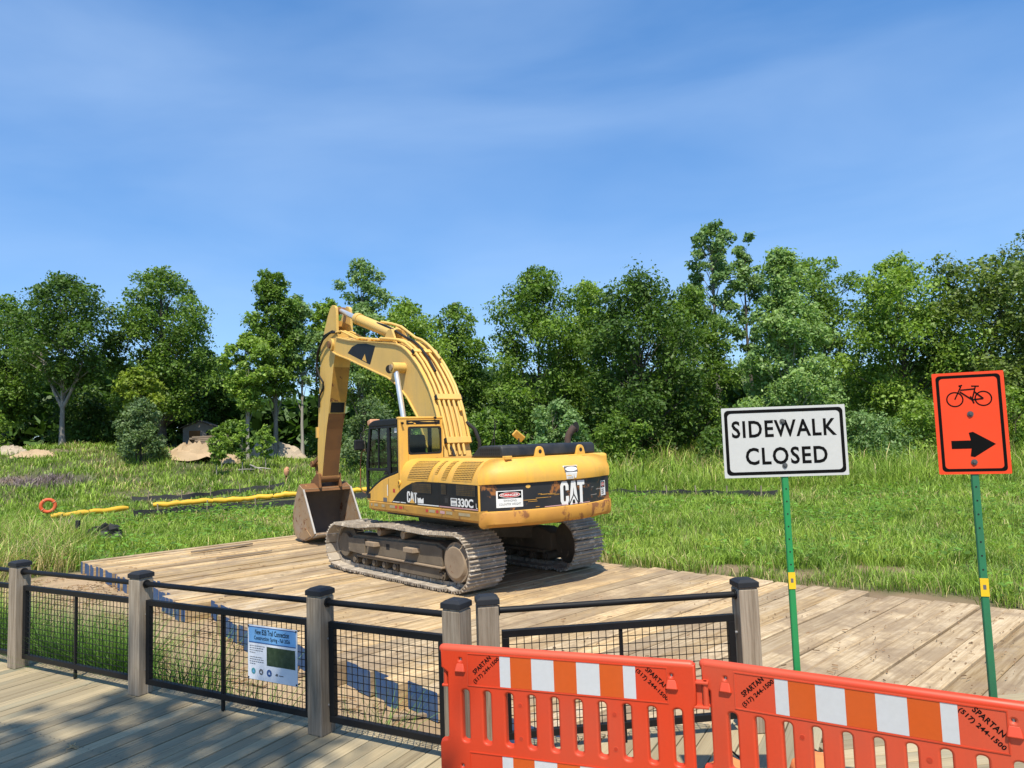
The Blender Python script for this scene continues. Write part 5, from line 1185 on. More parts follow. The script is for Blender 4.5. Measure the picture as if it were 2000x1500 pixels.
# ---- left side housing with rounded shoulder (profile in y, z)
PR = [(1.485, 1.452), (1.49, 1.70), (1.49, 1.88), (1.483, 1.97), (1.46, 2.07), (1.42, 2.16), (1.35, 2.24), (1.25, 2.285), (1.10, 2.30)]
pl = np.array(PR); psl = np.concatenate([[0], np.cumsum(np.linalg.norm(np.diff(pl, axis=0), axis=1))])
def shoulder(x, s, off=0.0):
    y = np.interp(s, psl, pl[:, 0]); z = np.interp(s, psl, pl[:, 1]); e = 0.02
    ty = np.interp(s + e, psl, pl[:, 0]) - np.interp(s - e, psl, pl[:, 0]); tz = np.interp(s + e, psl, pl[:, 1]) - np.interp(s - e, psl, pl[:, 1]); L = math.hypot(ty, tz)
    return (x, y + off * tz / L, z - off * ty / L)
mb = MB(); poly = PR + [(0.05, 2.30), (0.05, 1.452)]
mb.prism([(-2.985, y, z) for y, z in poly], (2.655, 0, 0))
side_h = mb.build('side_housing', Y, EX, smooth=True, angle=28)
MB().box((-1.66, -0.72, 1.875), (2.64, 1.53, 0.845)).build('right_housing', Y, EX, bevel=0.05)
MB().box((-1.62, -0.1, 2.275), (2.5, 1.9, 0.06)).build('housing_deck', YD, EX)
MB().box((0.30, -1.02, 1.80), (1.2, 0.94, 0.70)).build('fuel_tank', Y, EX, bevel=0.05)
MB().box((0.95, -1.02, 1.60), (0.28, 0.9, 0.30)).build('tool_box', Y, EX, bevel=0.03)
def sgrille(name, xa, xb, za, zb, nx_, nz_, slant, parent, bar, back, off0=0.003):
    sa = np.interp(za, pl[:, 1], psl); sb = np.interp(zb, pl[:, 1], psl)
    g = empty(name, (0, 0, 0)) if False else None
    mbb = MB(); ns = 10
    S = np.linspace(sa, sb, ns)
    V = []; 
    for s in S:
        t = (s - sa) / (sb - sa); V += [shoulder(xa + slant * t, s, off0), shoulder(xb + slant * t, s, off0)]
    mbb.add(V, [(2*i, 2*i+1, 2*i+3, 2*i+2) for i in range(ns - 1)]); gp = mbb.build(name, MAT[back], parent)
    mbx = MB(); w = 0.0055
    for i in range(nx_ + 1):
        V = []
        for s in S:
            t = (s - sa) / (sb - sa); x = xa + (xb - xa) * i / nx_ + slant * t; V += [shoulder(x - w, s, off0 + 0.008), shoulder(x + w, s, off0 + 0.008)]
        mbx.add(V, [(2*q, 2*q+1, 2*q+3, 2*q+2) for q in range(ns - 1)])
    for i in range(nz_ + 1):
        s = sa + (sb - sa) * i / nz_; t = i / nz_
        mbx.add([shoulder(xa + slant * t, s - w, off0 + 0.0085), shoulder(xb + slant * t, s - w, off0 + 0.0085), shoulder(xb + slant * t, s + w, off0 + 0.0085), shoulder(xa + slant * t, s + w, off0 + 0.0085)], [(0, 1, 2, 3)])
    o = mbx.build('grille_bars', MAT[bar], gp); o['kind'] = 'stuff'
    return gp
sgrille('vent_grille', -0.62, -1.37, 1.935, 2.26, 15, 12, -0.16, side_h, 'yellow', 'engine')
sgrille('vent_grille', -1.60, -1.69, 2.05, 2.26, 3, 8, -0.12, side_h, 'yellow', 'engine')
sgrille('vent_grille', -1.85, -2.0, 1.96, 2.26, 4, 11, -0.16, side_h, 'yellow', 'engine')
sgrille('vent_grille', -2.21, -2.80, 1.95, 2.255, 13, 12, -0.13, side_h, 'yellow', 'engine')
# black swoosh along the lower side
sw = [(0.03, 1.462), (-0.06, 1.535), (-0.2, 1.63), (-0.37, 1.72), (-0.56, 1.795), (-0.76, 1.85), (-0.95, 1.882), (-1.2, 1.893), (-1.8, 1.892), (-2.98, 1.875), (-2.98, 1.462)]
# the part ahead of x=-0.33 lies on the cab skirt, same plane
V = np.array([(-x, z) for x, z in sw]); flat('black_band', V, [tuple(range(len(sw)))], (0, 1.4945, 0), (-1, 0, 0), (0, 0, 1), MAT['band_black'], side_h)
def sideflat(name, V, F, mat, off=0.0, par=None): return flat(name, V, F, (0, 1.4975 + off, 0), (-1, 0, 0), (0, 0, 1), MAT[mat], par or side_h)
sideflat('stripe', *rect2(0.02, 0.30, 1.472, 1.488), 'white'); sideflat('stripe', *rect2(0.34, 0.55, 1.472, 1.488), 'white')
sideflat('stripe', *rect2(1.0, 1.75, 1.470, 1.488), 'white'); sideflat('stripe', *rect2(1.76, 2.98, 1.468, 1.488), 'pink')
sideflat('brand_lettering', *cat_glyph(0.60, 0.985, 1.492, 1.70), 'white')
sideflat('brand_triangle', np.array([(0.70, 1.485), (0.90, 1.485), (0.80, 1.575)]), [(0, 1, 2)], 'yellow', 0.002)
sideflat('torn_sticker', np.array([(1.0, 1.50), (1.22, 1.50), (1.22, 1.60), (1.15, 1.565), (1.1, 1.60), (1.05, 1.58), (1.0, 1.60)]), [tuple(range(7))], 'white')
sideflat('model_lettering', *fit_text('330C', 2.37, 2.845, 1.50, 1.645, 0.035, 0.95), 'white')
sideflat('model_letter', *fit_text('L', 2.92, 2.965, 1.50, 1.58, 0.0), 'white')
sideflat('warning_sticker', *rect2(2.15, 2.35, 1.505, 1.64), 'white'); sideflat('sticker_print', *rect2(2.17, 2.33, 1.60, 1.63), 'grey_print', 0.002); sideflat('sticker_print', *rect2(2.18, 2.32, 1.525, 1.535), 'grey_print', 0.002); sideflat('sticker_print', *rect2(2.18, 2.32, 1.55, 1.56), 'grey_print', 0.002)
sideflat('door_latch', *rect2(1.93, 2.1, 1.52, 1.67), 'dark'); sideflat('latch_plate', *rect2(1.97, 2.06, 1.55, 1.63), 'hood_black', 0.002)
sideflat('panel_gap', *rect2(1.757, 1.765, 1.465, 1.9), 'dark', 0.001); sideflat('panel_gap', *rect2(0.52, 0.526, 1.465, 1.77), 'dark', 0.001)
def bandgrille(x0, x1, z0, z1, nx_, nz_):
    gp = sideflat('lower_grille', *rect2(x0, x1, z0, z1), 'engine', 0.001)
    V = []; F = []
    for i in range(nx_ + 1):
        x = x0 + (x1 - x0) * i / nx_; F.append(tuple(len(V) + q for q in range(4))); V += [(x - 0.005, z0), (x + 0.005, z0), (x + 0.005, z1), (x - 0.005, z1)]
    for i in range(nz_ + 1):
        z = z0 + (z1 - z0) * i / nz_; F.append(tuple(len(V) + q for q in range(4))); V += [(x0, z - 0.005), (x1, z - 0.005), (x1, z + 0.005), (x0, z + 0.005)]
    o = sideflat('grille_bars', np.array(V), F, 'hood_black', 0.006, gp); o['kind'] = 'stuff'
bandgrille(0.80, 1.5, 1.69, 1.86, 15, 5); bandgrille(1.85, 2.0, 1.69, 1.865, 4, 6); bandgrille(2.34, 2.91, 1.69, 1.865, 13, 6)

# ---- counterweight: lofted, bowed rear
def cw_ring(ins):
    P = []; w = 1.5 - ins; xc = -2.98
    r = 0.16
    pts = [(-2.985, w)]
    for y in np.linspace(1, -1, 25):
        yy = y * (w)
        x = -3.34 + ins + 0.40 * abs(y) ** 2.6
        # round the corner
        if abs(y) > 0.94: x += (abs(y) - 0.94) * 2.2
        pts.append((min(x, -2.99), yy))
    pts.append((-2.985, -w)); return pts
lv = [(1.165, 0.09), (1.185, 0.035), (1.23, 0.0), (1.40, 0.0), (1.43, 0.02), (1.435, 0.045), (1.875, 0.045), (1.88, 0.015), (1.95, 0.005), (2.04, 0.012), (2.11, 0.04), (2.17, 0.085), (2.22, 0.145), (2.255, 0.22), (2.275, 0.31), (2.285, 0.36)]
V = []; k = 27
for z, ins in lv: V += [(x, y, z) for x, y in cw_ring(ins)]
F = []; M = []
for i in range(len(lv) - 1):
    for j in range(k):
        F.append((i*k + j, i*k + (j+1) % k, (i+1)*k + (j+1) % k, (i+1)*k + j)); M.append(2 if lv[i][0] < 1.43 else (1 if lv[i][0] == 1.435 else 0))
F += [tuple(range(k))[::-1], tuple(range((len(lv)-1)*k, len(lv)*k))]; M += [2, 0]
mb = MB(); mb.add(V, F); mb.M = M
cw = mb.build('counterweight', [Y, MAT['band_worn'], MAT['yellow_rusty']], EX, smooth=True, angle=40)
zs_ = np.array([l[0] for l in lv]); ins_ = np.array([l[1] for l in lv])
def cw_at(y, z, off=0.003):
    ins = np.interp(z, zs_, ins_); R = np.array(cw_ring(ins))[1:-1]
    x = np.interp(-y, -R[:, 1], R[:, 0]); return (x - off, y, z)
def cwflat(name, V, F, mat, off=0.003, par=None):
    """decal following the bowed rear: V in (right = -y, up = z)"""
    V = np.asarray(V, float)
    me = bpy.data.meshes.new(name); me.from_pydata([cw_at(-a, b_, off) for a, b_ in V], [], F); me.materials.append(MAT[mat]); me.update()
    o = bpy.data.objects.new(name, me); COL.objects.link(o); o.parent = par or cw
    return o
def strip(x0, x1, z0, z1, n=12):
    V = []; 
    for i in range(n + 1): x = x0 + (x1 - x0) * i / n; V += [(x, z0), (x, z1)]
    return np.array(V), [(2*i, 2*i+2, 2*i+3, 2*i+1) for i in range(n)]
cwflat('brand_lettering', *cat_glyph(0.0, 0.60, 1.445, 1.85), 'white', 0.005)
cwflat('brand_chevron', np.array([(0.18, 1.445), (0.205, 1.445), (0.31, 1.60), (0.30, 1.622)]), [(0, 1, 2, 3)], 'band_black', 0.008); cwflat('brand_chevron', np.array([(0.415, 1.445), (0.44, 1.445), (0.32, 1.622), (0.31, 1.60)]), [(0, 1, 2, 3)], 'band_black', 0.0085)
cwflat('stripe', *strip(-0.35, 0.75, 1.447, 1.462), 'pink', 0.005)
def danger(x0, x1, z0, z1, full):
    p = cwflat('danger_sign', *strip(x0, x1, z0, z1, 4), 'white', 0.006); w, h = x1 - x0, z1 - z0
    cwflat('danger_header', *strip(x0 + 0.06*w, x1 - 0.06*w, z0 + 0.54*h, z1 - 0.05*h, 4), 'ink', 0.008, p)
    t = np.linspace(0, 2*math.pi, 21)[:-1]; E = np.stack([x0 + w/2 + 0.40*w*np.cos(t), z0 + 0.745*h + 0.165*h*np.sin(t)], 1); cwflat('danger_oval', E, [tuple(range(20))], 'white', 0.010, p)
    E = np.stack([x0 + w/2 + 0.37*w*np.cos(t), z0 + 0.745*h + 0.14*h*np.sin(t)], 1); cwflat('danger_oval', E, [tuple(range(20))], 'red', 0.012, p)
    V, F = fit_text('DANGER', x0 + 0.18*w, x1 - 0.18*w, z0 + 0.675*h, z0 + 0.81*h, 0.02); cwflat('danger_lettering', V, F, 'white', 0.014, p)
    if full:
        V, F = fit_text('SWINGING', x0 + 0.26*w, x1 - 0.26*w, z0 + 0.34*h, z0 + 0.47*h, 0.0); cwflat('sign_lettering', V, F, 'grey_print', 0.008, p)
        V, F = fit_text('COUNTER WEIGHT', x0 + 0.09*w, x1 - 0.09*w, z0 + 0.13*h, z0 + 0.26*h, 0.0); cwflat('sign_lettering', V, F, 'grey_print', 0.008, p)
    else:
        for q in (0.12, 0.25, 0.38): cwflat('sign_lettering', *strip(x0 + 0.2*w, x1 - 0.2*w, z0 + q*h, z0 + (q + 0.06)*h, 2), 'grey_print', 0.008, p)
danger(-1.19, -0.76, 1.49, 1.765, True); danger(1.17, 1.36, 1.52, 1.79, False)
p = cwflat('faded_sticker', np.array([(0.07, 2.12), (0.42, 2.12), (0.38, 1.99), (0.36, 1.905), (0.32, 1.90), (0.30, 1.98), (0.30, 1.89), (0.13, 1.89), (0.11, 2.0)]), [(0, 8, 2, 1), (8, 7, 6, 5, 2), (2, 5, 4, 3)], 'white', 0.006)
cwflat('sticker_header', *strip(0.09, 0.40, 2.015, 2.11, 3), 'grey_print', 0.009, p)
t = np.linspace(0, 2*math.pi, 21)[:-1]; cwflat('sticker_oval', np.stack([0.245 + 0.14*np.cos(t), 2.06 + 0.04*np.sin(t)], 1), [tuple(range(20))], 'white', 0.012, p)
V, F = fit_text('COUNTER', 0.15, 0.28, 1.90, 1.93, 0.0); cwflat('sticker_lettering', V, F, 'grey_print', 0.009, p)
t = np.linspace(0, 2*math.pi, 9)[:-1]; cwflat('paint_blotch', np.stack([-0.66 + 0.045*np.cos(t), 1.815 + 0.03*np.sin(t)], 1), [tuple(range(8))], 'yellow', 0.006)
# scratches along the band
rs = random.Random(3)
for i in range(14):
    x = rs.uniform(-1.25, -0.1) if i % 3 else rs.uniform(0.65, 1.2); L = rs.uniform(0.06, 0.35); z = rs.uniform(1.46, 1.74); w = rs.uniform(0.004, 0.012)
    cwflat('scratch', *strip(x, min(1.35 if x > 0 else -0.02, x + L), z, z + w, 5), 'yellow_dirty_shade' if i % 3 else 'edge_steel', 0.0045)
for y, lab in ((0.13, 0), (-0.83, 1)):
    mb = MB(); P = [(-2.95, y - 0.115, 2.27), (-2.95, y + 0.115, 2.27), (-2.95, y + 0.105, 2.33)] + [(-2.95, y + 0.085*math.cos(a), 2.385 + 0.085*math.sin(a)) for a in np.linspace(0.2, math.pi - 0.2, 9)] + [(-2.95, y - 0.105, 2.33)]
    mb.prism(P, (0.07, 0, 0)); e = mb.build('lifting_eye', Y, cw, bevel=0.008)
    mb = MB(); mb.cyl((-2.953, y, 2.38), (-2.877, y, 2.38), 0.036, n=16); mb.build('eye_hole', MAT['dark'], e)
MB().box((-2.99, 0.88, 2.30), (0.1, 0.14, 0.06)).build('hinge_block', Y, EX, bevel=0.01)

# ---- engine hood
mb = MB(); hp = [(-1.92, 2.305), (-2.02, 2.36), (-2.2, 2.48), (-2.28, 2.505), (-2.36, 2.51), (-2.84, 2.51), (-2.89, 2.49), (-2.91, 2.44), (-2.91, 2.305)]
mb.prism([(x, 0.93, z) for x, z in hp], (0, -2.16, 0)); hood = mb.build('engine_hood', MAT['hood_black'], EX, bevel=0.035, seg=3, smooth=True)
mb = MB()
for r0 in range(2):
    for c0_ in range(11):
        x = -2.26 - c0_ * 0.055; z = 2.345 + r0 * 0.062; mb.add([(x, 0.9335, z), (x - 0.04, 0.9335, z), (x - 0.04, 0.9335, z + 0.048), (x, 0.9335, z + 0.048)], [(0, 1, 2, 3)])
o = mb.build('hood_louvres', MAT['dark'], hood); o['kind'] = 'stuff'
for y in (0.35, -0.35): MB().box((-2.58, y, 2.5125), (0.52, 0.03, 0.012)).build('hood_seam', MAT['rubber'], hood)
mb = MB(); mb.tube([(-2.4, -1.00, 2.45), (-2.4, -1.01, 2.58), (-2.41, -1.03, 2.66), (-2.44, -1.08, 2.74), (-2.47, -1.13, 2.80)], [0.062, 0.062, 0.064, 0.07, 0.078], 16); ex = mb.build('exhaust_pipe', MAT['exhaust'], EX, smooth=True)
V = []
for i in range(16): a = 2 * math.pi * i / 16; V.append((-2.50 + 0.02 * math.cos(a), -1.145 + 0.062 * math.cos(a), 2.80 + 0.105 * math.sin(a)))
MB().add([(-2.44, -1.05, 2.72)] + V, [(0, i + 1, (i + 1) % 16 + 1) for i in range(16)] + [tuple(range(1, 17))]).build('pipe_mouth', MAT['dark'], ex)
# mirror plate, antennas
mb = MB(); mb.cyl((-1.5, -0.52, 2.3), (-1.5, -0.52, 2.62), 0.014, n=8); mb.build('mirror_stalk', MAT['rubber'], EX)
R = np.array(Matrix.Rotation(rad(35), 3, 'X') @ Matrix.Rotation(rad(-30), 3, 'Y')); mb = MB(); mb.box((-1.5, -0.52, 2.67), (0.045, 0.27, 0.14), R); mb.build('rear_mirror', Y, EX, bevel=0.02)
for a, b_ in (((-1.2, -0.02, 2.3), (-1.28, -0.16, 3.02)), ((-1.25, -0.1, 2.3), (-1.25, -0.13, 3.0)), ((-1.25, -0.13, 3.0), (-1.25, -0.09, 3.05))):
    MB().cyl(a, b_, 0.009, n=6).build('antenna', MAT['rubber'], EX)

# ---- cab
CX0, CX1, CY0, CY1 = -0.33, 1.12, 0.50, 1.49
shell = MB()
lowp = [(1.125, 1.452), (1.13, 1.57), (0.98, 1.645), (0.83, 1.72), (0.64, 1.805), (0.45, 1.88), (0.28, 1.925), (0.12, 1.96), (-0.08, 2.0), (-0.26, 2.04), (-0.325, 2.05), (-0.325, 1.452)]
shell.prism([(x, CY1, z) for x, z in lowp], (0, -0.06, 0))
cab = shell.build('cab_side_panel', Y, EX, bevel=0.012)
mb = MB()      # rear wall around the window and the rear corner posts, yellow
zt = 3.085
mb.box((-0.295, 0.525, (1.46 + zt)/2), (0.07, 0.05, zt - 1.46)); mb.box((-0.295, 1.39, (1.46 + zt)/2), (0.07, 0.20, zt - 1.46))
mb.box((-0.295, 0.92, 1.925), (0.0698, 0.74, 0.93)); mb.box((-0.295, 0.92, 3.0), (0.0698, 0.74, 0.17))
rw = mb.build('cab_rear_wall', Y, EX, bevel=0.012)
# rounded window corners and rubber
WY0, WY1, WZ0, WZ1 = 0.55, 1.29, 2.39, 2.915
out = rrect(WY0 - 0.012, WY1 + 0.012, WZ0 - 0.012, WZ1 + 0.012, 0.07); V, F = outline_ring(out, 0.035)
mb = MB(); mb.add([(-0.333, y, z) for y, z in V], F); o = mb.build('window_rubber', MAT['rubber'], rw)
o.modifiers.new('solid', 'SOLIDIFY').thickness = 0.012
mb = MB(); mb.add([(-0.315, y, z) for y, z in rrect(WY0, WY1, WZ0, WZ1, 0.06)], [tuple(range(24))]); mb.build('rear_window', MAT['glass'], rw)
def rearflat(name, V, F, mat, off=0.0, par=None): return flat(name, V, F, (-0.3325 - off, 0, 0), (0, -1, 0), (0, 0, 1), MAT[mat], par or rw)
rearflat('roof_decal', *rect2(-1.33, -0.57, 2.968, 3.05), 'band_black')
rearflat('decal_tear', np.array([(-1.30, 3.01), (-1.22, 3.02), (-1.16, 3.005), (-1.25, 3.0)]), [(0, 1, 2, 3)], 'yellow_pale', 0.002); rearflat('decal_tear', np.array([(-1.05, 3.02), (-0.8, 3.03), (-0.62, 3.015), (-0.85, 3.012)]), [(0, 1, 2, 3)], 'yellow_pale', 0.002)
rearflat('decal_triangle', np.array([(-1.18, 2.972), (-1.11, 2.972), (-1.145, 3.005)]), [(0, 1, 2)], 'yellow', 0.003)
# roof: yellow rear rim, black front
mb = MB(); mb.box((-0.28, 0.995, 3.095), (0.12, 1.0, 0.05)); mb.build('roof_rim', Y, EX, bevel=0.02)
mb = MB(); rp = [(-0.215, 2.955), (0.98, 2.955), (1.02, 2.98), (1.0, 3.02), (0.92, 3.06), (0.78, 3.092), (0.5, 3.10), (-0.215, 3.098)]
mb.prism([(x, CY1 + 0.005, z) for x, z in rp], (0, -1.0, 0)); mb.build('cab_roof', MAT['frame_black'], EX, bevel=0.03, seg=3)
# black door and pillar frame on the left side (y = CY1)
def bars(mbx, pts, w, y=CY1 - 0.03, t=0.05):
    for a, b_ in zip(pts[:-1], pts[1:]): mbx.beam((a[0], y, a[1]), (b_[0], y, b_[1]), t, w)
mb = MB(); FR = [(0.965, 2.97), (1.06, 2.62), (1.125, 2.2), (1.14, 1.9), (1.13, 1.56)]
bars(mb, FR, 0.07); mb.beam((0.16, CY1 - 0.03, 2.97), (0.16, CY1 - 0.03, 1.96), 0.052, 0.10)
mb.beam((1.10, CY1 - 0.03, 2.09), (0.2, CY1 - 0.03, 2.09), 0.048, 0.055); mb.beam((-0.24, CY1 - 0.03, 2.97), (-0.24, CY1 - 0.03, 2.03), 0.05, 0.05)
bars(mb, [(1.12, 1.60), (0.83, 1.745), (0.45, 1.905), (0.12, 1.985), (-0.25, 2.06)], 0.05); mb.beam((0.98, CY1 - 0.03, 2.945), (-0.25, CY1 - 0.03, 2.945), 0.051, 0.05)
door = mb.build('cab_door', MAT['frame_black'], EX, bevel=0.008)
MB().beam((0.60, CY1 - 0.028, 2.93), (0.62, CY1 - 0.028, 2.11), 0.03, 0.025).build('sliding_bar', MAT['frame_black'], door)
def pane(name, P, y, par): 
    mb = MB(); mb.add([(x, y, z) for x, z in P], [tuple(range(len(P)))]); return mb.build(name, MAT['glass'], par)
pane('door_window', [(0.2, 2.93), (0.96, 2.93), (1.03, 2.62), (1.09, 2.2), (1.10, 2.1), (0.2, 2.1)], CY1 - 0.035, door)
pane('lower_door_window', [(0.2, 2.08), (1.10, 2.08), (1.10, 1.62), (0.83, 1.76), (0.45, 1.91), (0.2, 1.97)], CY1 - 0.035, door)
pane('quarter_window', [(-0.22, 2.93), (0.12, 2.93), (0.12, 1.99), (-0.22, 2.06)], CY1 - 0.035, door)
V, F = fit_text('2', -0.02, 0.035, 2.39, 2.50, 0.0); flat('window_number', V, F, (0, CY1 - 0.033, 0), (-1, 0, 0), (0, 0, 1), MAT['ink'], door)
V, F = rect2(0.07, 0.2, 2.82, 2.92); flat('window_sticker', V, F, (0, CY1 - 0.033, 0), (-1, 0, 0), (0, 0, 1), MAT['teal'] if False else MAT['white'], door)
MB().box((0.26, CY1 + 0.005, 2.02), (0.12, 0.02, 0.05)).build('door_handle', MAT['rubber'], door)
# windscreen, far side wall and pillars
mb = MB(); bars(mb, [(0.965, 2.97), (1.06, 2.62), (1.125, 2.2), (1.13, 1.56)], 0.06, CY0 + 0.03); mb.beam((0.15, CY0 + 0.03, 2.97), (0.15, CY0 + 0.03, 1.5), 0.05, 0.08); mb.beam((1.1, CY0 + 0.03, 2.2), (-0.25, CY0 + 0.03, 2.2), 0.049, 0.05)
mb.prism([(-0.32, CY0 + 0.01, 1.46), (1.12, CY0 + 0.01, 1.46), (1.12, CY0 + 0.01, 2.18), (-0.32, CY0 + 0.01, 2.18)], (0, 0.035, 0)); mb.beam((1.125, CY0 + 0.05, 1.56), (1.125, CY1 - 0.05, 1.56), 0.05, 0.06); mb.beam((1.10, CY0 + 0.05, 2.2), (1.10, CY1 - 0.05, 2.2), 0.04, 0.05)
inner = mb.build('cab_inner_frame', MAT['frame_black'], EX)
pane('far_window', [(-0.25, 2.93), (0.96, 2.93), (1.08, 2.22), (-0.25, 2.22)], CY0 + 0.04, inner)
mb = MB(); mb.add([(1.03, CY0 + 0.05, 2.94), (1.03, CY1 - 0.05, 2.94), (1.12, CY1 - 0.05, 2.2), (1.12, CY0 + 0.05, 2.2)], [(0, 1, 2, 3)]); mb.add([(1.13, CY0 + 0.05, 2.18), (1.13, CY1 - 0.05, 2.18), (1.13, CY1 - 0.05, 1.58), (1.13, CY0 + 0.05, 1.58)], [(0, 1, 2, 3)]); mb.build('windscreen', MAT['glass'], inner)
MB().box((0.4, 0.99, 1.49), (1.4, 0.9, 0.05)).build('cab_floor', MAT['rubber'], EX)
# seat and consoles
st_ = MB().box((0.22, 0.98, 1.95), (0.5, 0.5, 0.14)).build('operator_seat', MAT['seat'], EX, bevel=0.05, seg=3)
mb = MB(); mb.prism([(-0.06, 0.74, 1.98), (-0.08, 0.74, 2.65), (-0.02, 0.74, 2.78), (0.06, 0.74, 2.76), (0.1, 0.74, 1.98)], (0, 0.48, 0)); mb.build('seat_back', MAT['seat'], st_, bevel=0.05, seg=3)
MB().box((0.25, 0.98, 1.70), (0.4, 0.4, 0.38)).build('seat_base', MAT['rubber'], st_)
for y in (0.66, 1.30):
    c_ = MB().box((0.32, y, 2.06), (0.5, 0.13, 0.16)).build('arm_console', MAT['rubber'], EX, bevel=0.03); MB().cyl((0.5, y, 2.12), (0.53, y, 2.32), 0.02, 0.03, n=10).build('joystick', MAT['rubber'], c_)
# mirror, grab rail, lamps
mb = MB(); mb.tube([(0.98, 1.5, 2.92), (1.0, 1.60, 2.90), (1.02, 1.66, 2.82), (1.03, 1.67, 2.62)], 0.011, 8); mi = mb.build('mirror_arm', MAT['rubber'], EX, smooth=True)
MB().box((1.03, 1.70, 2.60), (0.06, 0.22, 0.22)).build('side_mirror', MAT['frame_black'], mi, bevel=0.03, seg=3)
mb = MB(); mb.tube([(1.14, 1.52, 2.5), (1.16, 1.58, 2.45), (1.19, 1.60, 2.2), (1.20, 1.60, 1.72), (1.18, 1.56, 1.63), (1.13, 1.52, 1.60)], 0.012, 8); mb.build('grab_rail', MAT['stick_rust'], EX, smooth=True)
R = np.array(Matrix.Rotation(rad(15), 3, 'Y')); mb = MB(); mb.box((1.08, 1.33, 3.06), (0.16, 0.24, 0.12), R); mb.build('front_work_lamp', MAT['lamp_orange'], EX, bevel=0.03, seg=3)
for p in ((-0.34, 1.44, 3.0), (-0.34, 0.7, 3.10)): MB().cyl((p[0], p[1], p[2]), (p[0] - 0.05, p[1], p[2] - 0.01), 0.018, 0.026, n=12).build('rear_lamp', MAT['rubber'], EX)
mb = MB(); mb.box((1.03, 1.494, 1.55), (0.13, 0.012, 0.10)); mb.build('vent_opening', MAT['dark'], EX)
mb = MB(); mb.cyl((-0.30, 1.485, 1.85), (-0.30, 1.51, 1.85), 0.055, 0.05, n=20); cp = mb.build('filler_cap', Y, EX, smooth=True); MB().box((-0.30, 1.512, 1.85), (0.02, 0.008, 0.05)).build('cap_lock', MAT['dark'], cp)
for x, z, w, h, mt in ((0.20, 1.69, 0.03, 0.22, 'white'), (0.31, 1.50, 0.17, 0.08, 'grey_print'), (-0.07, 1.69, 0.09, 0.07, 'red')):
    V, F = rect2(-x - w/2, -x + w/2, z - h/2 + 0.0, z + h/2); flat('side_sticker', V, F, (0, CY1 + 0.003, 0), (-1, 0, 0), (0, 0, 1), MAT[mt], cab)
mb = MB(); mb.box((0.155, CY1 + 0.001, 1.69), (0.006, 0.004, 0.46)); mb.build('panel_gap', MAT['dark'], cab)

# ---- boom
outer = [(5.78, 5.47), (5.55, 5.52), (5.30, 5.50), (5.02, 5.43), (4.51, 5.315), (3.9, 5.215), (3.32, 5.12), (2.75, 5.03), (2.24, 4.945), (1.92, 4.88), (1.65, 4.79), (1.45, 4.68), (1.26, 4.55), (0.96, 4.30), (0.71, 4.03), (0.50, 3.76), (0.35, 3.5), (0.22, 3.22), (0.12, 2.95), (0.02, 2.6), (-0.07, 2.3), (-0.12, 2.05), (-0.09, 1.9)]
inner_ = [(0.02, 1.82), (0.18, 1.82), (0.30, 1.92), (0.42, 2.15), (0.62, 2.5), (0.82, 2.85), (1.02, 3.185), (1.24, 3.41), (1.46, 3.63), (1.83, 3.91), (2.38, 4.17), (2.85, 4.31), (3.35, 4.465), (3.95, 4.65), (4.53, 4.837), (5.04, 4.976), (5.35, 5.07), (5.58, 5.163), (5.76, 5.24), (5.82, 5.36)]
bp = outer + inner_
mb = MB(); mb.prism([(x, 0.30, z) for x, z in bp], (0, -0.60, 0)); boom = mb.build('boom', YP, EX)
boom['label'] = 'bent boom of faded yellow box plates'
def flange(P, w, t, name):
    P = np.array(P); T = np.gradient(P, axis=0); T /= np.linalg.norm(T, axis=1)[:, None]; N = np.stack([-T[:, 1], T[:, 0]], 1)
    k = len(P); A, B = P + N * t, P - N * t * 0.2; V = []
    for i in range(k): V += [(A[i, 0], w, A[i, 1]), (A[i, 0], -w, A[i, 1]), (B[i, 0], -w, B[i, 1]), (B[i, 0], w, B[i, 1])]
    F = [(4*i + j, 4*i + (j+1) % 4, 4*(i+1) + (j+1) % 4, 4*(i+1) + j) for i in range(k - 1) for j in range(4)] + [(0, 1, 2, 3), (4*k - 4, 4*k - 3, 4*k - 2, 4*k - 1)]
    MB().add(V, F).build(name, YP, boom, smooth=True, angle=50)
flange([p for p in outer[2:-1]][::-1], 0.335, 0.022, 'top_flange'); flange([p for p in inner_[2:-2]][::-1], 0.335, 0.022, 'bottom_flange')
def oring(c, r1, y0, y1, mat, name, par, n=22):
    return MB().cyl((c[0], y0, c[1]), (c[0], y1, c[1]), r1, n=n).build(name, mat, par, smooth=True)
oring((5.64, 5.35), 0.17, 0.36, -0.36, YP, 'tip_boss', boom); oring((5.64, 5.35), 0.10, 0.40, -0.40, MAT['stick_rust'], 'tip_pin', boom)
oring((1.59, 4.305), 0.12, 0.62, -0.62, YP, 'cylinder_boss', boom); oring((1.59, 4.305), 0.07, 0.65, -0.65, MAT['hub'], 'cylinder_pin', boom)
oring((0.08, 1.98), 0.16, 0.46, -0.46, MAT['yellow_dirty_shade'], 'foot_pin', boom)
for y in (0.42, -0.42):
    MB().prism([(-0.35, y - 0.03, 1.44), (0.75, y - 0.03, 1.44), (0.75, y - 0.03, 1.7), (0.28, y - 0.03, 2.12), (-0.06, y - 0.03, 2.15), (-0.3, y - 0.03, 1.8)], (0, 0.06, 0)).build('boom_bracket', Y, EX, bevel=0.01)
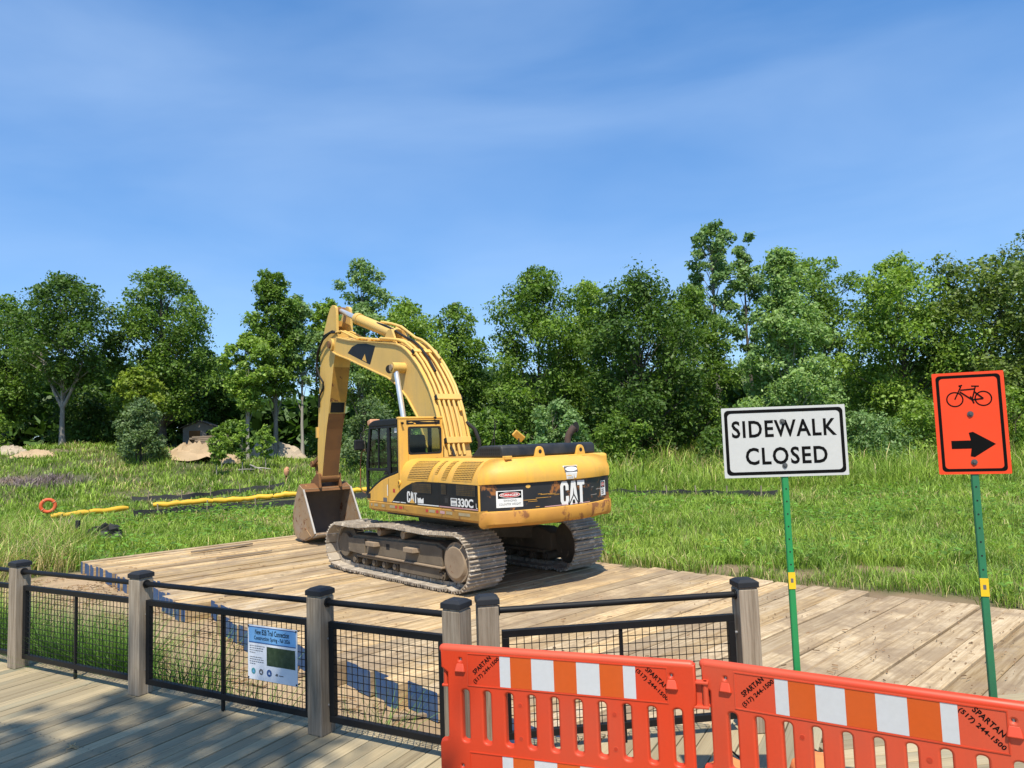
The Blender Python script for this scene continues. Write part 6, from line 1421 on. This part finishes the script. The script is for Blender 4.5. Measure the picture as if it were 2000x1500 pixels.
# black quarter-round decal near the tip
D = np.array([(4.62, 5.0), (4.35, 5.13), (4.0, 5.165), (3.55, 5.115), (3.02, 4.985), (3.32, 4.56), (3.9, 4.755)])
flat('boom_decal', np.stack([-D[:, 0], D[:, 1]], 1), [tuple(range(7))], (0, 0.3025, 0), (-1, 0, 0), (0, 0, 1), MAT['band_black'], boom)
flat('decal_triangle', np.array([(-3.76, 4.73), (-3.5, 4.64), (-3.6, 4.86)]), [(0, 1, 2)], (0, 0.305, 0), (-1, 0, 0), (0, 0, 1), MAT['yellow'], boom)
# work lamp on the boom
mb = MB(); mb.cyl((2.05, 0.36, 4.33), (1.99, 0.47, 4.31), 0.09, 0.10, n=18); mb.cyl((2.09, 0.30, 4.34), (2.05, 0.36, 4.33), 0.03, 0.09, n=14); lm = mb.build('boom_lamp', MAT['rubber'], boom, smooth=True)
MB().beam((2.04, 0.33, 4.30), (1.72, 0.33, 4.24), 0.02, 0.03).build('lamp_bracket', YP, boom)
# boom lift cylinders
for y in (0.52, -0.52):
    a, b_ = arr(1.59, y, 4.305), arr(0.86, y, 1.72); L = b_ - a
    MB().cyl(a, a + L * 0.62, 0.062, n=18).build('lift_rod', MAT['chrome'], EX, smooth=True)
    mb = MB(); mb.cyl(a + L * 0.52, b_, 0.115, n=18); mb.cyl(a + L * 0.50, a + L * 0.54, 0.13, n=18); mb.build('lift_cylinder', YP, EX, smooth=True)
    MB().cyl(arr(1.59, y - 0.06, 4.305), arr(1.59, y + 0.06, 4.305), 0.115, n=20).build('rod_eye', YP, EX, smooth=True)
# stick cylinder on top of the boom
a, b_, c_ = arr(2.45, 0, 5.19), arr(4.62, 0, 5.93), arr(5.74, 0, 6.33)
mb = MB(); mb.cyl(a, b_, 0.135, n=20); mb.cyl(a + (b_ - a) * 0.93, b_ + (b_ - a) * 0.01, 0.155, n=20); mb.cyl(a, a + (b_ - a) * 0.05, 0.15, n=20); sc1 = mb.build('stick_cylinder', YP, EX, smooth=True)
MB().cyl(b_ - (c_ - b_) * 0.05, c_, 0.072, n=18).build('cylinder_rod', MAT['chrome'], sc1, smooth=True)
MB().cyl(c_ + arr(0, 0.12, 0), c_ - arr(0, 0.12, 0), 0.10, n=18).build('rod_eye', MAT['stick_rust'], sc1, smooth=True)
MB().beam((2.62, 0.0, 5.12), (4.62, 0.0, 5.79), 0.05, 0.05).build('cylinder_tube', YP, sc1)
for y in (0.17, -0.17): MB().prism([(2.15, y - 0.025, 4.95), (2.85, y - 0.025, 5.05), (2.55, y - 0.025, 5.32), (2.38, y - 0.025, 5.32)], (0, 0.05, 0)).build('cylinder_bracket', YP, boom)
# steel pipes and hoses along the back of the boom
OB = np.array(outer[8:-2]); Tg = np.gradient(OB, axis=0); Tg /= np.linalg.norm(Tg, axis=1)[:, None]; NO = np.stack([Tg[:, 1], -Tg[:, 0]], 1)
if (NO[5] @ np.array([-1, 1])) < 0: NO = -NO
def pipe(y0, off, i0, i1, y1=None, mat=YP, r=0.033, extra_a=(), extra_b=(), name='hydraulic_pipe'):
    P = [(OB[i, 0] + NO[i, 0] * off, y0 + ((y1 if y1 is not None else y0) - y0) * (i - i0) / max(1, i1 - i0), OB[i, 1] + NO[i, 1] * off) for i in range(i0, i1)]
    P = list(extra_a) + P + list(extra_b)
    return MB().tube(P, r, 8).build(name, mat, boom, smooth=True, angle=60)
nO = len(OB)
pipe(0.25, 0.105, 0, nO, 0.24, extra_a=[(2.9, 0.22, 5.16)]); pipe(0.15, 0.105, 0, nO, 0.12); pipe(0.03, 0.105, 1, nO, 0.0); pipe(-0.10, 0.105, 1, nO, -0.12); pipe(-0.22, 0.09, 0, nO - 3, -0.25, extra_a=[(2.75, -0.14, 5.42), (2.45, -0.2, 5.3)]); pipe(-0.30, 0.105, 3, nO - 1, -0.30)
pipe(0.06, 0.17, 1, 7, 0.10, extra_a=[(3.4, 0.05, 5.62), (2.9, 0.07, 5.48), (2.5, 0.06, 5.32)], mat=MAT['rubber'], r=0.03, name='hydraulic_hose')
pipe(-0.16, 0.19, 1, 6, -0.20, extra_a=[(3.5, -0.12, 5.68), (3.0, -0.15, 5.56), (2.55, -0.17, 5.42)], r=0.034)
MB().tube([(0.02, -0.31, 3.0), (-0.2, -0.36, 2.85), (-0.3, -0.4, 2.6), (-0.3, -0.4, 2.3)], 0.04, 8).build('hydraulic_hose', MAT['rubber'], boom, smooth=True)
MB().tube([(-0.12, 0.2, 2.5), (-0.3, 0.26, 2.42), (-0.42, 0.3, 2.3)], 0.03, 8).build('hydraulic_hose', MAT['rubber'], boom, smooth=True)
for i, nm in ((4, 'c'), (8, 'c'), (11, 'c')):
    if i >= nO: continue
    c0 = OB[i] + NO[i] * 0.10; t_ = Tg[i]; R = np.array([[t_[0], 0, NO[i][0]], [0, 1, 0], [t_[1], 0, NO[i][1]]])
    MB().box((c0[0], -0.02, c0[1]), (0.13, 0.60, 0.10), R).build('pipe_clamp', YP, boom, bevel=0.008)
    for y in (0.28, -0.33): MB().box((c0[0], y, c0[1]), (0.11, 0.05, 0.08), R).build('clamp_end', MAT['rubber'], boom, bevel=0.01)
# pipes from the bend to the tip
for y, z, mt in ((0.2, 0.05, YP), (0.1, 0.055, YP), (-0.08, 0.05, YP)):
    MB().tube([(2.3, y, 4.98 + z), (2.8, y, 5.06 + z), (3.4, y, 5.16 + z), (4.0, y, 5.26 + z), (4.4, y, 5.33 + z), (4.7, y + 0.02, 5.45 + z), (5.1, y + 0.05, 5.60 + z), (5.35, y + 0.1, 5.60 + z)], 0.027, 8).build('hydraulic_pipe', mt, boom, smooth=True, angle=60)
for x, z in ((3.45, 5.2), (4.15, 5.32)): MB().box((x, 0.07, z), (0.08, 0.42, 0.07)).build('pipe_clamp', YP, boom, bevel=0.01)
hz = lambda pts: [(x, y, z) for x, y, z in pts]
MB().tube(hz([(5.3, 0.28, 5.64), (5.65, 0.34, 5.68), (6.1, 0.36, 5.55), (6.5, 0.36, 5.25), (6.62, 0.35, 4.85), (6.45, 0.33, 4.55), (6.28, 0.3, 4.38), (6.33, 0.28, 4.22), (6.62, 0.28, 4.0), (6.66, 0.27, 3.7)]), 0.028, 8).build('hydraulic_hose', MAT['rubber'], boom, smooth=True)
MB().tube(hz([(5.25, 0.22, 5.62), (5.6, 0.3, 5.72), (6.1, 0.32, 5.66), (6.52, 0.3, 5.38), (6.72, 0.3, 4.9), (6.78, 0.29, 4.4)]), 0.026, 8).build('hydraulic_hose', MAT['rubber'], boom, smooth=True)

# ---- stick
sp = [(5.56, 6.42), (5.72, 6.46), (5.86, 6.40), (6.05, 6.18), (6.40, 5.64), (6.55, 5.43), (6.60, 5.1), (6.62, 4.8), (6.72, 4.0), (6.81, 3.36), (6.87, 2.8), (6.89, 2.3), (6.86, 1.85), (6.79, 1.66), (6.68, 1.60), (6.60, 1.68), (6.40, 2.5), (6.24, 3.05), (6.08, 3.47), (5.87, 4.16), (5.70, 4.75), (5.56, 5.10), (5.47, 5.35), (5.45, 5.71), (5.46, 6.15), (5.48, 6.34)]
def slab(poly, y0, y1, mat, name, par, bevel=0.0): 
    mb = MB(); mb.prism([(x, y0, z) for x, z in poly], (0, y1 - y0, 0)); return mb.build(name, mat, par, bevel)
up_ = [p for p in sp if p[1] > 5.69] + []
low = [p for p in sp if p[1] <= 5.72]
stick = slab(low, 0.24, -0.24, YP, 'stick', EX); stick['label'] = 'upright stick, faded yellow with brown rust on its inner face'
for y0, y1 in ((0.24, 0.17), (-0.17, -0.24)): slab([(5.45, 5.70), (5.46, 6.15), (5.48, 6.34), (5.56, 6.42), (5.72, 6.46), (5.86, 6.40), (6.05, 6.18), (6.37, 5.70)], y0, y1, YP, 'stick_ear', stick, 0.006)
slab([(6.0, 5.71), (6.05, 6.1), (6.20, 5.92), (6.34, 5.71)], 0.165, -0.165, MAT['yellow_dirty_shade'], 'ear_plate', stick)
# inner face: rust, dark decal, and the boom's shade as a darker yellow sheet
def inner_face(z0, z1, w, mat, name, off):
    E = np.array([(6.40, 2.5), (6.24, 3.05), (6.08, 3.47), (5.87, 4.16), (5.70, 4.75)]); xs_ = lambda z: np.interp(z, E[:, 1], E[:, 0])
    zs2 = np.linspace(z0, z1, 8); V = []
    for z in zs2: V += [(xs_(z) - off, w, z - off * 0.25), (xs_(z) - off, -w, z - off * 0.25)]
    MB().add(V, [(2*i, 2*i+1, 2*i+3, 2*i+2) for i in range(7)]).build(name, mat, stick)
inner_face(2.5, 3.5, 0.236, MAT['stick_rust'], 'rust_patch', 0.004); inner_face(3.52, 3.80, 0.2, MAT['band_black'], 'stick_decal', 0.004); inner_face(3.82, 4.75, 0.236, MAT['yellow_dirty_shade'], 'inner_shade', 0.004)
MB().add([(6.598, 0.236, 1.69), (6.598, -0.236, 1.69), (6.396, -0.236, 2.5), (6.396, 0.236, 2.5)], [(0, 1, 2, 3)]).build('rust_patch', MAT['stick_rust'], stick)
oring((6.70, 1.72), 0.13, 0.27, -0.27, MAT['stick_rust'], 'bucket_pin', stick)
MB().box((6.86, 0.24, 3.0), (0.1, 0.08, 0.3)).build('hose_bracket', YP, stick)
# bucket cylinder and linkage
a, b_ = arr(6.80, 0, 5.0), arr(7.32, 0, 2.10)
mb = MB(); mb.cyl(a, a + (b_ - a) * 0.62, 0.11, n=18); bcyl = mb.build('bucket_cylinder', YP, EX, smooth=True); MB().cyl(a + (b_ - a) * 0.6, b_, 0.06, n=16).build('cylinder_rod', MAT['chrome'], bcyl, smooth=True)
for y in (0.2, -0.2):
    MB().beam((7.32, y, 2.10), (6.86, y, 2.32), 0.05, 0.13).build('link_arm', MAT['stick_rust'], EX, bevel=0.02)
    MB().beam((7.32, y * 0.6, 2.10), (7.13, y * 0.6, 1.52), 0.06, 0.13).build('power_link', MAT['stick_rust'], EX, bevel=0.02)
oring((7.32, 2.10), 0.09, 0.27, -0.27, MAT['stick_rust'], 'link_pin', EX)

# ---- bucket
BL, BR = 0.76, -0.60
shellp = [(6.62, 1.44), (6.90, 1.55), (7.06, 1.40), (7.22, 1.15), (7.36, 0.85), (7.42, 0.60), (7.38, 0.36), (7.24, 0.15), (7.0, 0.06), (6.7, 0.045), (6.45, 0.06), (6.1, 0.15), (5.80, 0.27)]
mb = MB(); S_ = np.array(shellp); T_ = np.gradient(S_, axis=0); T_ /= np.linalg.norm(T_, axis=1)[:, None]; N_ = np.stack([T_[:, 1], -T_[:, 0]], 1); IN = S_ + N_ * 0.035
V = []
for i in range(len(S_)): V += [(S_[i, 0], BL, S_[i, 1]), (S_[i, 0], BR, S_[i, 1]), (IN[i, 0], BR, IN[i, 1]), (IN[i, 0], BL, IN[i, 1])]
k = len(S_); F = [(4*i + j, 4*i + (j+1) % 4, 4*(i+1) + (j+1) % 4, 4*(i+1) + j) for i in range(k - 1) for j in range(4)] + [(0, 1, 2, 3), (4*k-4, 4*k-3, 4*k-2, 4*k-1)]
mb.add(V, F); mb.M = [([0, 0, 1, 0][f % 4] if f < 4*(k-1) else 0) for f in range(len(F))]
# decide the inner material by position instead: faces nearer the mouth
bucket = mb.build('bucket', [MAT['bucket_out'], MAT['bucket_in']], EX, smooth=True, angle=45); bucket['label'] = 'rusty open bucket resting on the mats'
for y, lab in ((BL, 1), (BR, -1)):
    mb = MB(); mb.prism([(x, y, z) for x, z in shellp], (0, 0.03 * lab, 0)); mb.build('side_plate', MAT['bucket_out'], bucket, bevel=0.006)
    # bright worn edge along the mouth
    mb = MB(); mb.beam((6.60, y + 0.015*lab, 1.43), (5.80, y + 0.015*lab, 0.30), 0.045, 0.03); mb.build('side_cutter', MAT['edge_steel'], bucket)
    mb = MB(); mb.prism([(6.05, y + 0.03*lab, 0.22), (6.5, y + 0.03*lab, 0.08), (7.1, y + 0.03*lab, 0.12), (6.45, y + 0.03*lab, 0.42)], (0, 0.015 * lab, 0)); mb.build('wear_plate', MAT['bucket_out'], bucket)
mb = MB(); mb.prism([(6.02, BL, 0.16), (5.74, BL, 0.25), (5.72, BL, 0.285), (6.05, BL, 0.215)], (0, BR - BL, 0)); mb.build('cutting_edge', MAT['edge_steel'], bucket, bevel=0.006)
mb = MB(); mb.prism([(6.60, BL - 0.0, 1.36), (6.64, BL, 1.46), (6.95, BL, 1.58), (6.97, BL, 1.50)], (0, BR - BL, 0)); mb.build('top_bar', MAT['stick_rust'], bucket, bevel=0.01)
for y in (0.30, -0.30): MB().prism([(6.55, y - 0.035, 1.45), (7.2, y - 0.035, 1.38), (7.22, y - 0.035, 1.60), (7.1, y - 0.035, 1.66), (6.78, y - 0.035, 1.86), (6.62, y - 0.035, 1.84)], (0, 0.07, 0)).build('hinge_plate', MAT['stick_rust'], bucket, bevel=0.015)
# ------------------------------------------------------------------ things in the meadow
def ground_at(x, y): return float(gz(np.array([x]), np.array([y]))[0])
# little stream between the silt fences
m, nt, b = nodes('muddy water'); b.inputs['Base Color'].default_value = (0.05, 0.045, 0.03, 1); b.inputs['Roughness'].default_value = 0.06
v = coords(nt, rnd=False); bump(nt, b, noise(nt, v, 6, 3), 0.12, 0.02)
SL = [(-17.4, 34.2), (-15.7, 35.0), (-14.2, 35.7), (-12.6, 36.2), (-10.0, 36.8), (-7.0, 37.6)]
V = []
for x, y in SL: V += [(x, y - 0.55, ground_at(x, y - 0.3) + 0.09), (x, y + 0.45, ground_at(x, y - 0.3) + 0.09)]
me = bpy.data.meshes.new('stream'); me.from_pydata(V, [], [(2*i, 2*i+2, 2*i+3, 2*i+1) for i in range(len(SL) - 1)]); me.materials.append(m)
o = bpy.data.objects.new('stream', me); COL.objects.link(o); tag(o, kind='structure')
# yellow floating boom: fabric sleeves over floats, tied at the joints
def float_boom(label, path, r0):
    P = np.array(path); root = empty('turbidity_boom', (P[0][0], P[0][1], ground_at(*P[0]))); tag(root, label, 'float boom', 'yellow float booms on the stream')
    rr = random.Random(len(path))
    for i in range(len(P) - 1):
        a, b2 = P[i], P[i+1]; n = 9; pts = []; rad_ = []
        for k in range(n):
            t = k / (n - 1); q = a + (b2 - a) * t; pts.append((q[0] - P[0][0], q[1] - P[0][1], ground_at(*q) - ground_at(*P[0]) + 0.20 + 0.02 * math.sin(3 * t * math.pi + i) + rr.uniform(-0.015, 0.015)))
            rad_.append(r0 * (0.75 if k in (0, n - 1) else rr.uniform(0.85, 1.12)))
        MB().tube(pts, rad_, 10).build('float_sleeve', MAT['boom_yellow'], root, smooth=True, angle=60)
        MB().cyl((pts[-1][0] - 0.05, pts[-1][1], pts[-1][2]), (pts[-1][0] + 0.05, pts[-1][1], pts[-1][2]), r0 * 0.62, n=10).build('sleeve_tie', MAT['rubber'], root, smooth=True)
float_boom('short yellow float boom beside the orange life ring', [(-20.5, 31.9), (-19.3, 32.7), (-18.3, 34.1)], 0.12)
float_boom('long yellow float boom leading to the bucket', [(-17.6, 35.1), (-16.5, 35.6), (-15.2, 36.3), (-13.9, 37.0), (-12.5, 37.3), (-11.0, 37.7), (-9.6, 38.0), (-8.2, 38.3), (-6.5, 38.8)], 0.135)
# black silt fences on stakes
def silt_fence(label, path, h, n_st):
    P = np.array(path); root = empty('silt_fence', (P[0][0], P[0][1], 0.0)); tag(root, label, 'silt fence', 'black silt fences along the stream')
    S = np.concatenate([[0], np.cumsum(np.linalg.norm(np.diff(P, axis=0), axis=1))]); rr = random.Random(n_st)
    n = 26; top, bot = [], []
    for i in range(n):
        s = S[-1] * i / (n - 1); x = np.interp(s, S, P[:, 0]); y = np.interp(s, S, P[:, 1]); z = ground_at(x, y)
        sag = abs(math.sin(s / S[-1] * n_st * math.pi)) * 0.10 + rr.uniform(0, 0.05)
        top.append((x - P[0][0], y - P[0][1], z + h - sag)); bot.append((x - P[0][0] + rr.uniform(-0.05, 0.05), y - P[0][1] - 0.06, z - 0.02))
    MB().add(top + bot, [(i, i + 1, n + i + 1, n + i) for i in range(n - 1)]).build('fabric', MAT['silt'], root, smooth=True, angle=80)
    for i in range(n_st):
        s = S[-1] * (i + 0.5) / n_st; x = np.interp(s, S, P[:, 0]); y = np.interp(s, S, P[:, 1]); z = ground_at(x, y)
        MB().beam((x - P[0][0], y - P[0][1] - 0.05, z - 0.1), (x - P[0][0] + rr.uniform(-0.06, 0.06), y - P[0][1] - 0.05, z + h + 0.14), 0.045, 0.045).build('stake', MAT['post'], root)
silt_fence('near black silt fence sagging in front of the yellow boom', [(-16.4, 31.0), (-15.2, 32.4), (-14.2, 33.5), (-13.0, 34.2), (-10.9, 35.4), (-8.0, 36.7), (-5.5, 37.6)], 0.42, 6)
silt_fence('far black silt fence behind the yellow boom', [(-19.6, 36.9), (-18.2, 37.4), (-17.2, 37.8), (-16.1, 39.2), (-14.8, 40.2), (-13.0, 40.6)], 0.36, 5)
silt_fence('black silt fence in the meadow right of the excavator', [(2.5, 36.4), (4.7, 35.4), (6.2, 34.7), (7.8, 34.0), (9.5, 32.6), (11.5, 31.8)], 0.45, 7)
# life ring standing in the grass
lr = empty('life_ring', (-20.9, 32.3, ground_at(-20.9, 32.3) + 0.62), rad(30)); tag(lr, 'round orange life ring standing in the grass at the left', 'life ring')
V = []; n, k = 28, 10
for i in range(n):
    a = 2 * math.pi * i / n
    for j in range(k):
        q = 2 * math.pi * j / k; r = 0.27 + 0.075 * math.cos(q); V.append((r * math.cos(a), 0.06 * math.sin(q), r * math.sin(a)))
F = [(i*k + j, i*k + (j+1) % k, ((i+1) % n)*k + (j+1) % k, ((i+1) % n)*k + j) for i in range(n) for j in range(k)]
MB().add(V, F).build('ring', MAT['ring'], lr, smooth=True, angle=80)
for a in (0.6, 2.2, 3.8, 5.4):
    mb = MB(); mb.cyl((0.19*math.cos(a), 0, 0.19*math.sin(a)), (0.355*math.cos(a), 0, 0.355*math.sin(a)), 0.0, 0.0) if False else None
    t = np.linspace(0, 2*math.pi, 13)[:-1]; pts = [((0.27 + 0.082*math.cos(q))*math.cos(a), 0.067*math.sin(q), (0.27 + 0.082*math.cos(q))*math.sin(a)) for q in t]; pts.append(pts[0])
    MB().tube(pts, 0.014, 6).build('grab_band', MAT['lamp_orange'], lr, smooth=True)
# heap of black plastic and stakes
def crumple(name, label, cat, x, y, sx, sy, h, mat, seed):
    r = np.random.default_rng(seed); n = 9; V = []
    for i in range(n):
        for j in range(n):
            u, v = i/(n-1)*2 - 1, j/(n-1)*2 - 1; e = max(0, 1 - (u*u + v*v) * 0.7)
            V.append((u*sx + r.normal()*0.04, v*sy + r.normal()*0.04, h * e ** 0.6 * r.uniform(0.55, 1.15)))
    root = empty(name, (x, y, ground_at(x, y)), 0.5); tag(root, label, cat)
    MB().add(V, [(i*n + j, i*n + j + 1, (i+1)*n + j + 1, (i+1)*n + j) for i in range(n-1) for j in range(n-1)]).build('sheet', mat, root)
    return root
crumple('plastic_sheet', 'crumpled black plastic sheet lying in the long grass', 'plastic sheet', -13.7, 24.1, 0.6, 0.3, 0.62, MAT['silt'], 3)
crumple('plastic_sheet', 'flat black plastic scrap left of the crumpled sheet', 'plastic sheet', -14.3, 23.4, 0.5, 0.25, 0.35, MAT['silt'], 4)
for i, (x, y, h, tilt, mt, lab) in enumerate([(-13.75, 22.6, 0.85, 0.08, 'stick_rust', 'short rust-brown stake with black cap beside the plastic sheet'), (-15.9, 25.7, 0.75, 0.2, 'post', 'grey wooden stake leaning left of the rust-brown stake'), (-15.6, 25.5, 0.65, -0.25, 'post', 'second grey stake crossing the leaning one')]):
    st_ = empty('wooden_stake', (x, y, ground_at(x, y))); tag(st_, lab, 'stake', 'stakes in the long grass'); MB().beam((0, 0, -0.05), (tilt * h, 0, h), 0.07, 0.05).build('shaft', MAT[mt], st_, bevel=0.008)
    if i == 0: MB().box((tilt * h, 0, h - 0.12), (0.12, 0.10, 0.28)).build('cap', MAT['silt'], st_, bevel=0.02)
# rusty standpipe
hy = empty('standpipe', (-13.5, 42.6, ground_at(-13.5, 42.6))); tag(hy, 'small rust-orange standpipe head showing above the grass by the stick', 'standpipe')
MB().cyl((0, 0, 0), (0, 0, 0.42), 0.05, n=10).build('pipe', MAT['stick_rust'], hy); mb = MB(); mb.tube([(0, 0, 0.35), (0, 0, 0.5), (0.02, 0, 0.68), (0.08, 0, 0.78), (0.14, 0, 0.74)], [0.1, 0.16, 0.17, 0.12, 0.05], 12); mb.build('head', MAT['lamp_orange'], hy, smooth=True)
# crossed cut branches
cb2 = empty('cut_branches', (-16.3, 44.6, ground_at(-16.3, 44.6) + 0.25)); tag(cb2, 'pale crossed cut branches lying in the grass by the saplings', 'branches')
for a, b2 in (((-0.8, 0, 0.1), (0.2, 0, 0.1)), ((-0.1, 0, 0.4), (0.7, 0, 0.0)), ((0.2, 0, 0.2), (1.2, 0.1, 0.08)), ((-0.1, 0.1, 0.0), (0.05, 0, 0.42))): MB().tube([a, tuple((np.array(a) + b2)/2 + [0, 0, 0.03]), b2], [0.05, 0.04, 0.02], 7).build('branch', MAT['bark_pale'], cb2)
# heaps of sand
def heap(name, label, x, y, rx, ry, h, mat, seed, rz=0):
    r = np.random.default_rng(seed); n, k = 14, 30; V = []
    for i in range(n):
        q = i / (n - 1)
        for j in range(k):
            a = 2*math.pi*j/k; R = 1 + 0.16*math.sin(2*a + seed) + 0.1*math.sin(3*a + seed*2)
            V.append((q*R*rx*math.cos(a) + r.normal()*0.03, q*R*ry*math.sin(a) + r.normal()*0.03, h*(1 - q**2.1)*(1 + 0.18*math.sin(5*a*q + seed)) + r.normal()*0.075*h - 0.08*q))
    root = empty(name, (x, y, ground_at(x, y) - 0.02), rz); tag(root, label, 'sand heap', 'spoil heaps by the wood')
    MB().add(V, [(i*k + j, i*k + (j+1) % k, (i+1)*k + (j+1) % k, (i+1)*k + j) for i in range(n - 1) for j in range(k)]).build('heap', mat, root, smooth=True, angle=22)
heap('sand_heap', 'broad heap of yellow sand right of the grey-green bush', -21.6, 48.6, 2.5, 1.5, 0.95, MAT['sand'], 3)
heap('sand_heap', 'low brown toe of the sand heap towards the saplings', -19.3, 48.3, 1.4, 0.9, 0.5, MAT['sand'], 5)
heap('sand_heap', 'pale gravel heap behind the saplings', -17.8, 52.5, 2.2, 1.2, 1.0, MAT['pale_sand'], 7)
heap('sand_heap', 'pale spoil heap at the left edge of the picture', -34.2, 48.8, 1.5, 0.9, 0.5, MAT['pale_sand'], 9)
heap('sand_heap', 'low brown spoil heap right of the pale one at the left edge', -31.6, 47.6, 1.9, 0.8, 0.4, MAT['sand'], 11)
# stack of boards on the sand
lp = empty('board_stack', (-20.9, 49.8, ground_at(-20.6, 50.2) + 0.62), rad(-8)); tag(lp, 'stack of grey weathered boards on the sand heap', 'board stack')
rr = random.Random(6)
for i in range(6):
    for j in range(2):
        o = MB().box((0, 0, 0), (2.3, 0.35, 0.11)).build('board', MAT['driftwood'], lp, bevel=0.01); o.location = (rr.uniform(-0.25, 0.25) - i*0.06, j*0.4, 0.10 + i*0.125); o.rotation_euler = (0, rad(rr.uniform(-2, 2)), rad(rr.uniform(-4, 4)))
# shed under the trees
sh = empty('garden_shed', (-26.0, 60.0, ground_at(-26, 60) + 0.05), rad(12)); tag(sh, 'small grey shed with dark door under the trees', 'shed')
W2, D2_, H2 = 1.25, 1.2, 1.55
mb = MB(); mb.prism([(-W2, -D2_, 0), (W2, -D2_, 0), (W2, -D2_, H2), (0, -D2_, H2 + 0.5), (-W2, -D2_, H2)], (0, 2*D2_, 0)); mb.build('wall', MAT['shed'], sh)
for sgn in (-1, 1): MB().prism([(0, -D2_ - 0.2, H2 + 0.54), (sgn*(W2 + 0.2), -D2_ - 0.2, H2 - 0.05), (sgn*(W2 + 0.2), -D2_ - 0.2, H2 + 0.02), (0, -D2_ - 0.2, H2 + 0.62)], (0, 2*D2_ + 0.4, 0)).build('roof', MAT['shed_roof'], sh)
MB().box((-0.35, -D2_ - 0.01, 0.65), (0.85, 0.03, 1.3)).build('door', MAT['stick_rust'], sh); MB().box((0.75, -D2_ - 0.01, 0.75), (0.4, 0.03, 1.1)).build('door', MAT['dark'], sh)
# house beyond the poplars
ho = empty('far_house', (-25.5, 88.0, ground_at(-25, 84) - 0.4), rad(5)); tag(ho, 'far house with a red-brown roof between the poplar stems', 'house')
mb = MB(); mb.box((0, 0, 1.4), (6.5, 5, 2.8)); mb.build('wall', MAT['shed'], ho)
for sgn in (-1, 1): MB().prism([(-3.6, 0, 4.3), (-3.6, sgn*3.0, 2.7), (-3.6, sgn*3.0, 2.85), (-3.6, 0, 4.5)], (7.2, 0, 0)).build('roof', MAT['house_roof'], ho)
for x in (-2.0, 0.2, 2.1):
    w_ = MB().box((x, -2.52, 1.6), (0.9, 0.06, 1.1)).build('window', MAT['white'], ho); MB().box((x, -2.56, 1.6), (0.76, 0.03, 0.96)).build('pane', MAT['dark'], w_)
# fallen seed cluster on the boards
sc_ = empty('leaf_litter', (*fs_pt(0.62, -0.95), 0.004)); tag(sc_, 'small tan clump of dead seeds on the boardwalk', 'leaf litter')
mb = MB(); r = random.Random(4)
for i in range(22): a = r.uniform(0, 6.28); d = r.uniform(0, 0.05); mb.beam((d*math.cos(a), d*math.sin(a), 0.004), (d*math.cos(a) + r.uniform(-0.03, 0.03), d*math.sin(a) + r.uniform(-0.02, 0.02), r.uniform(0.004, 0.02)), 0.005, 0.003)
o = mb.build('seeds', MAT['timber'], sc_); o['kind'] = 'stuff'
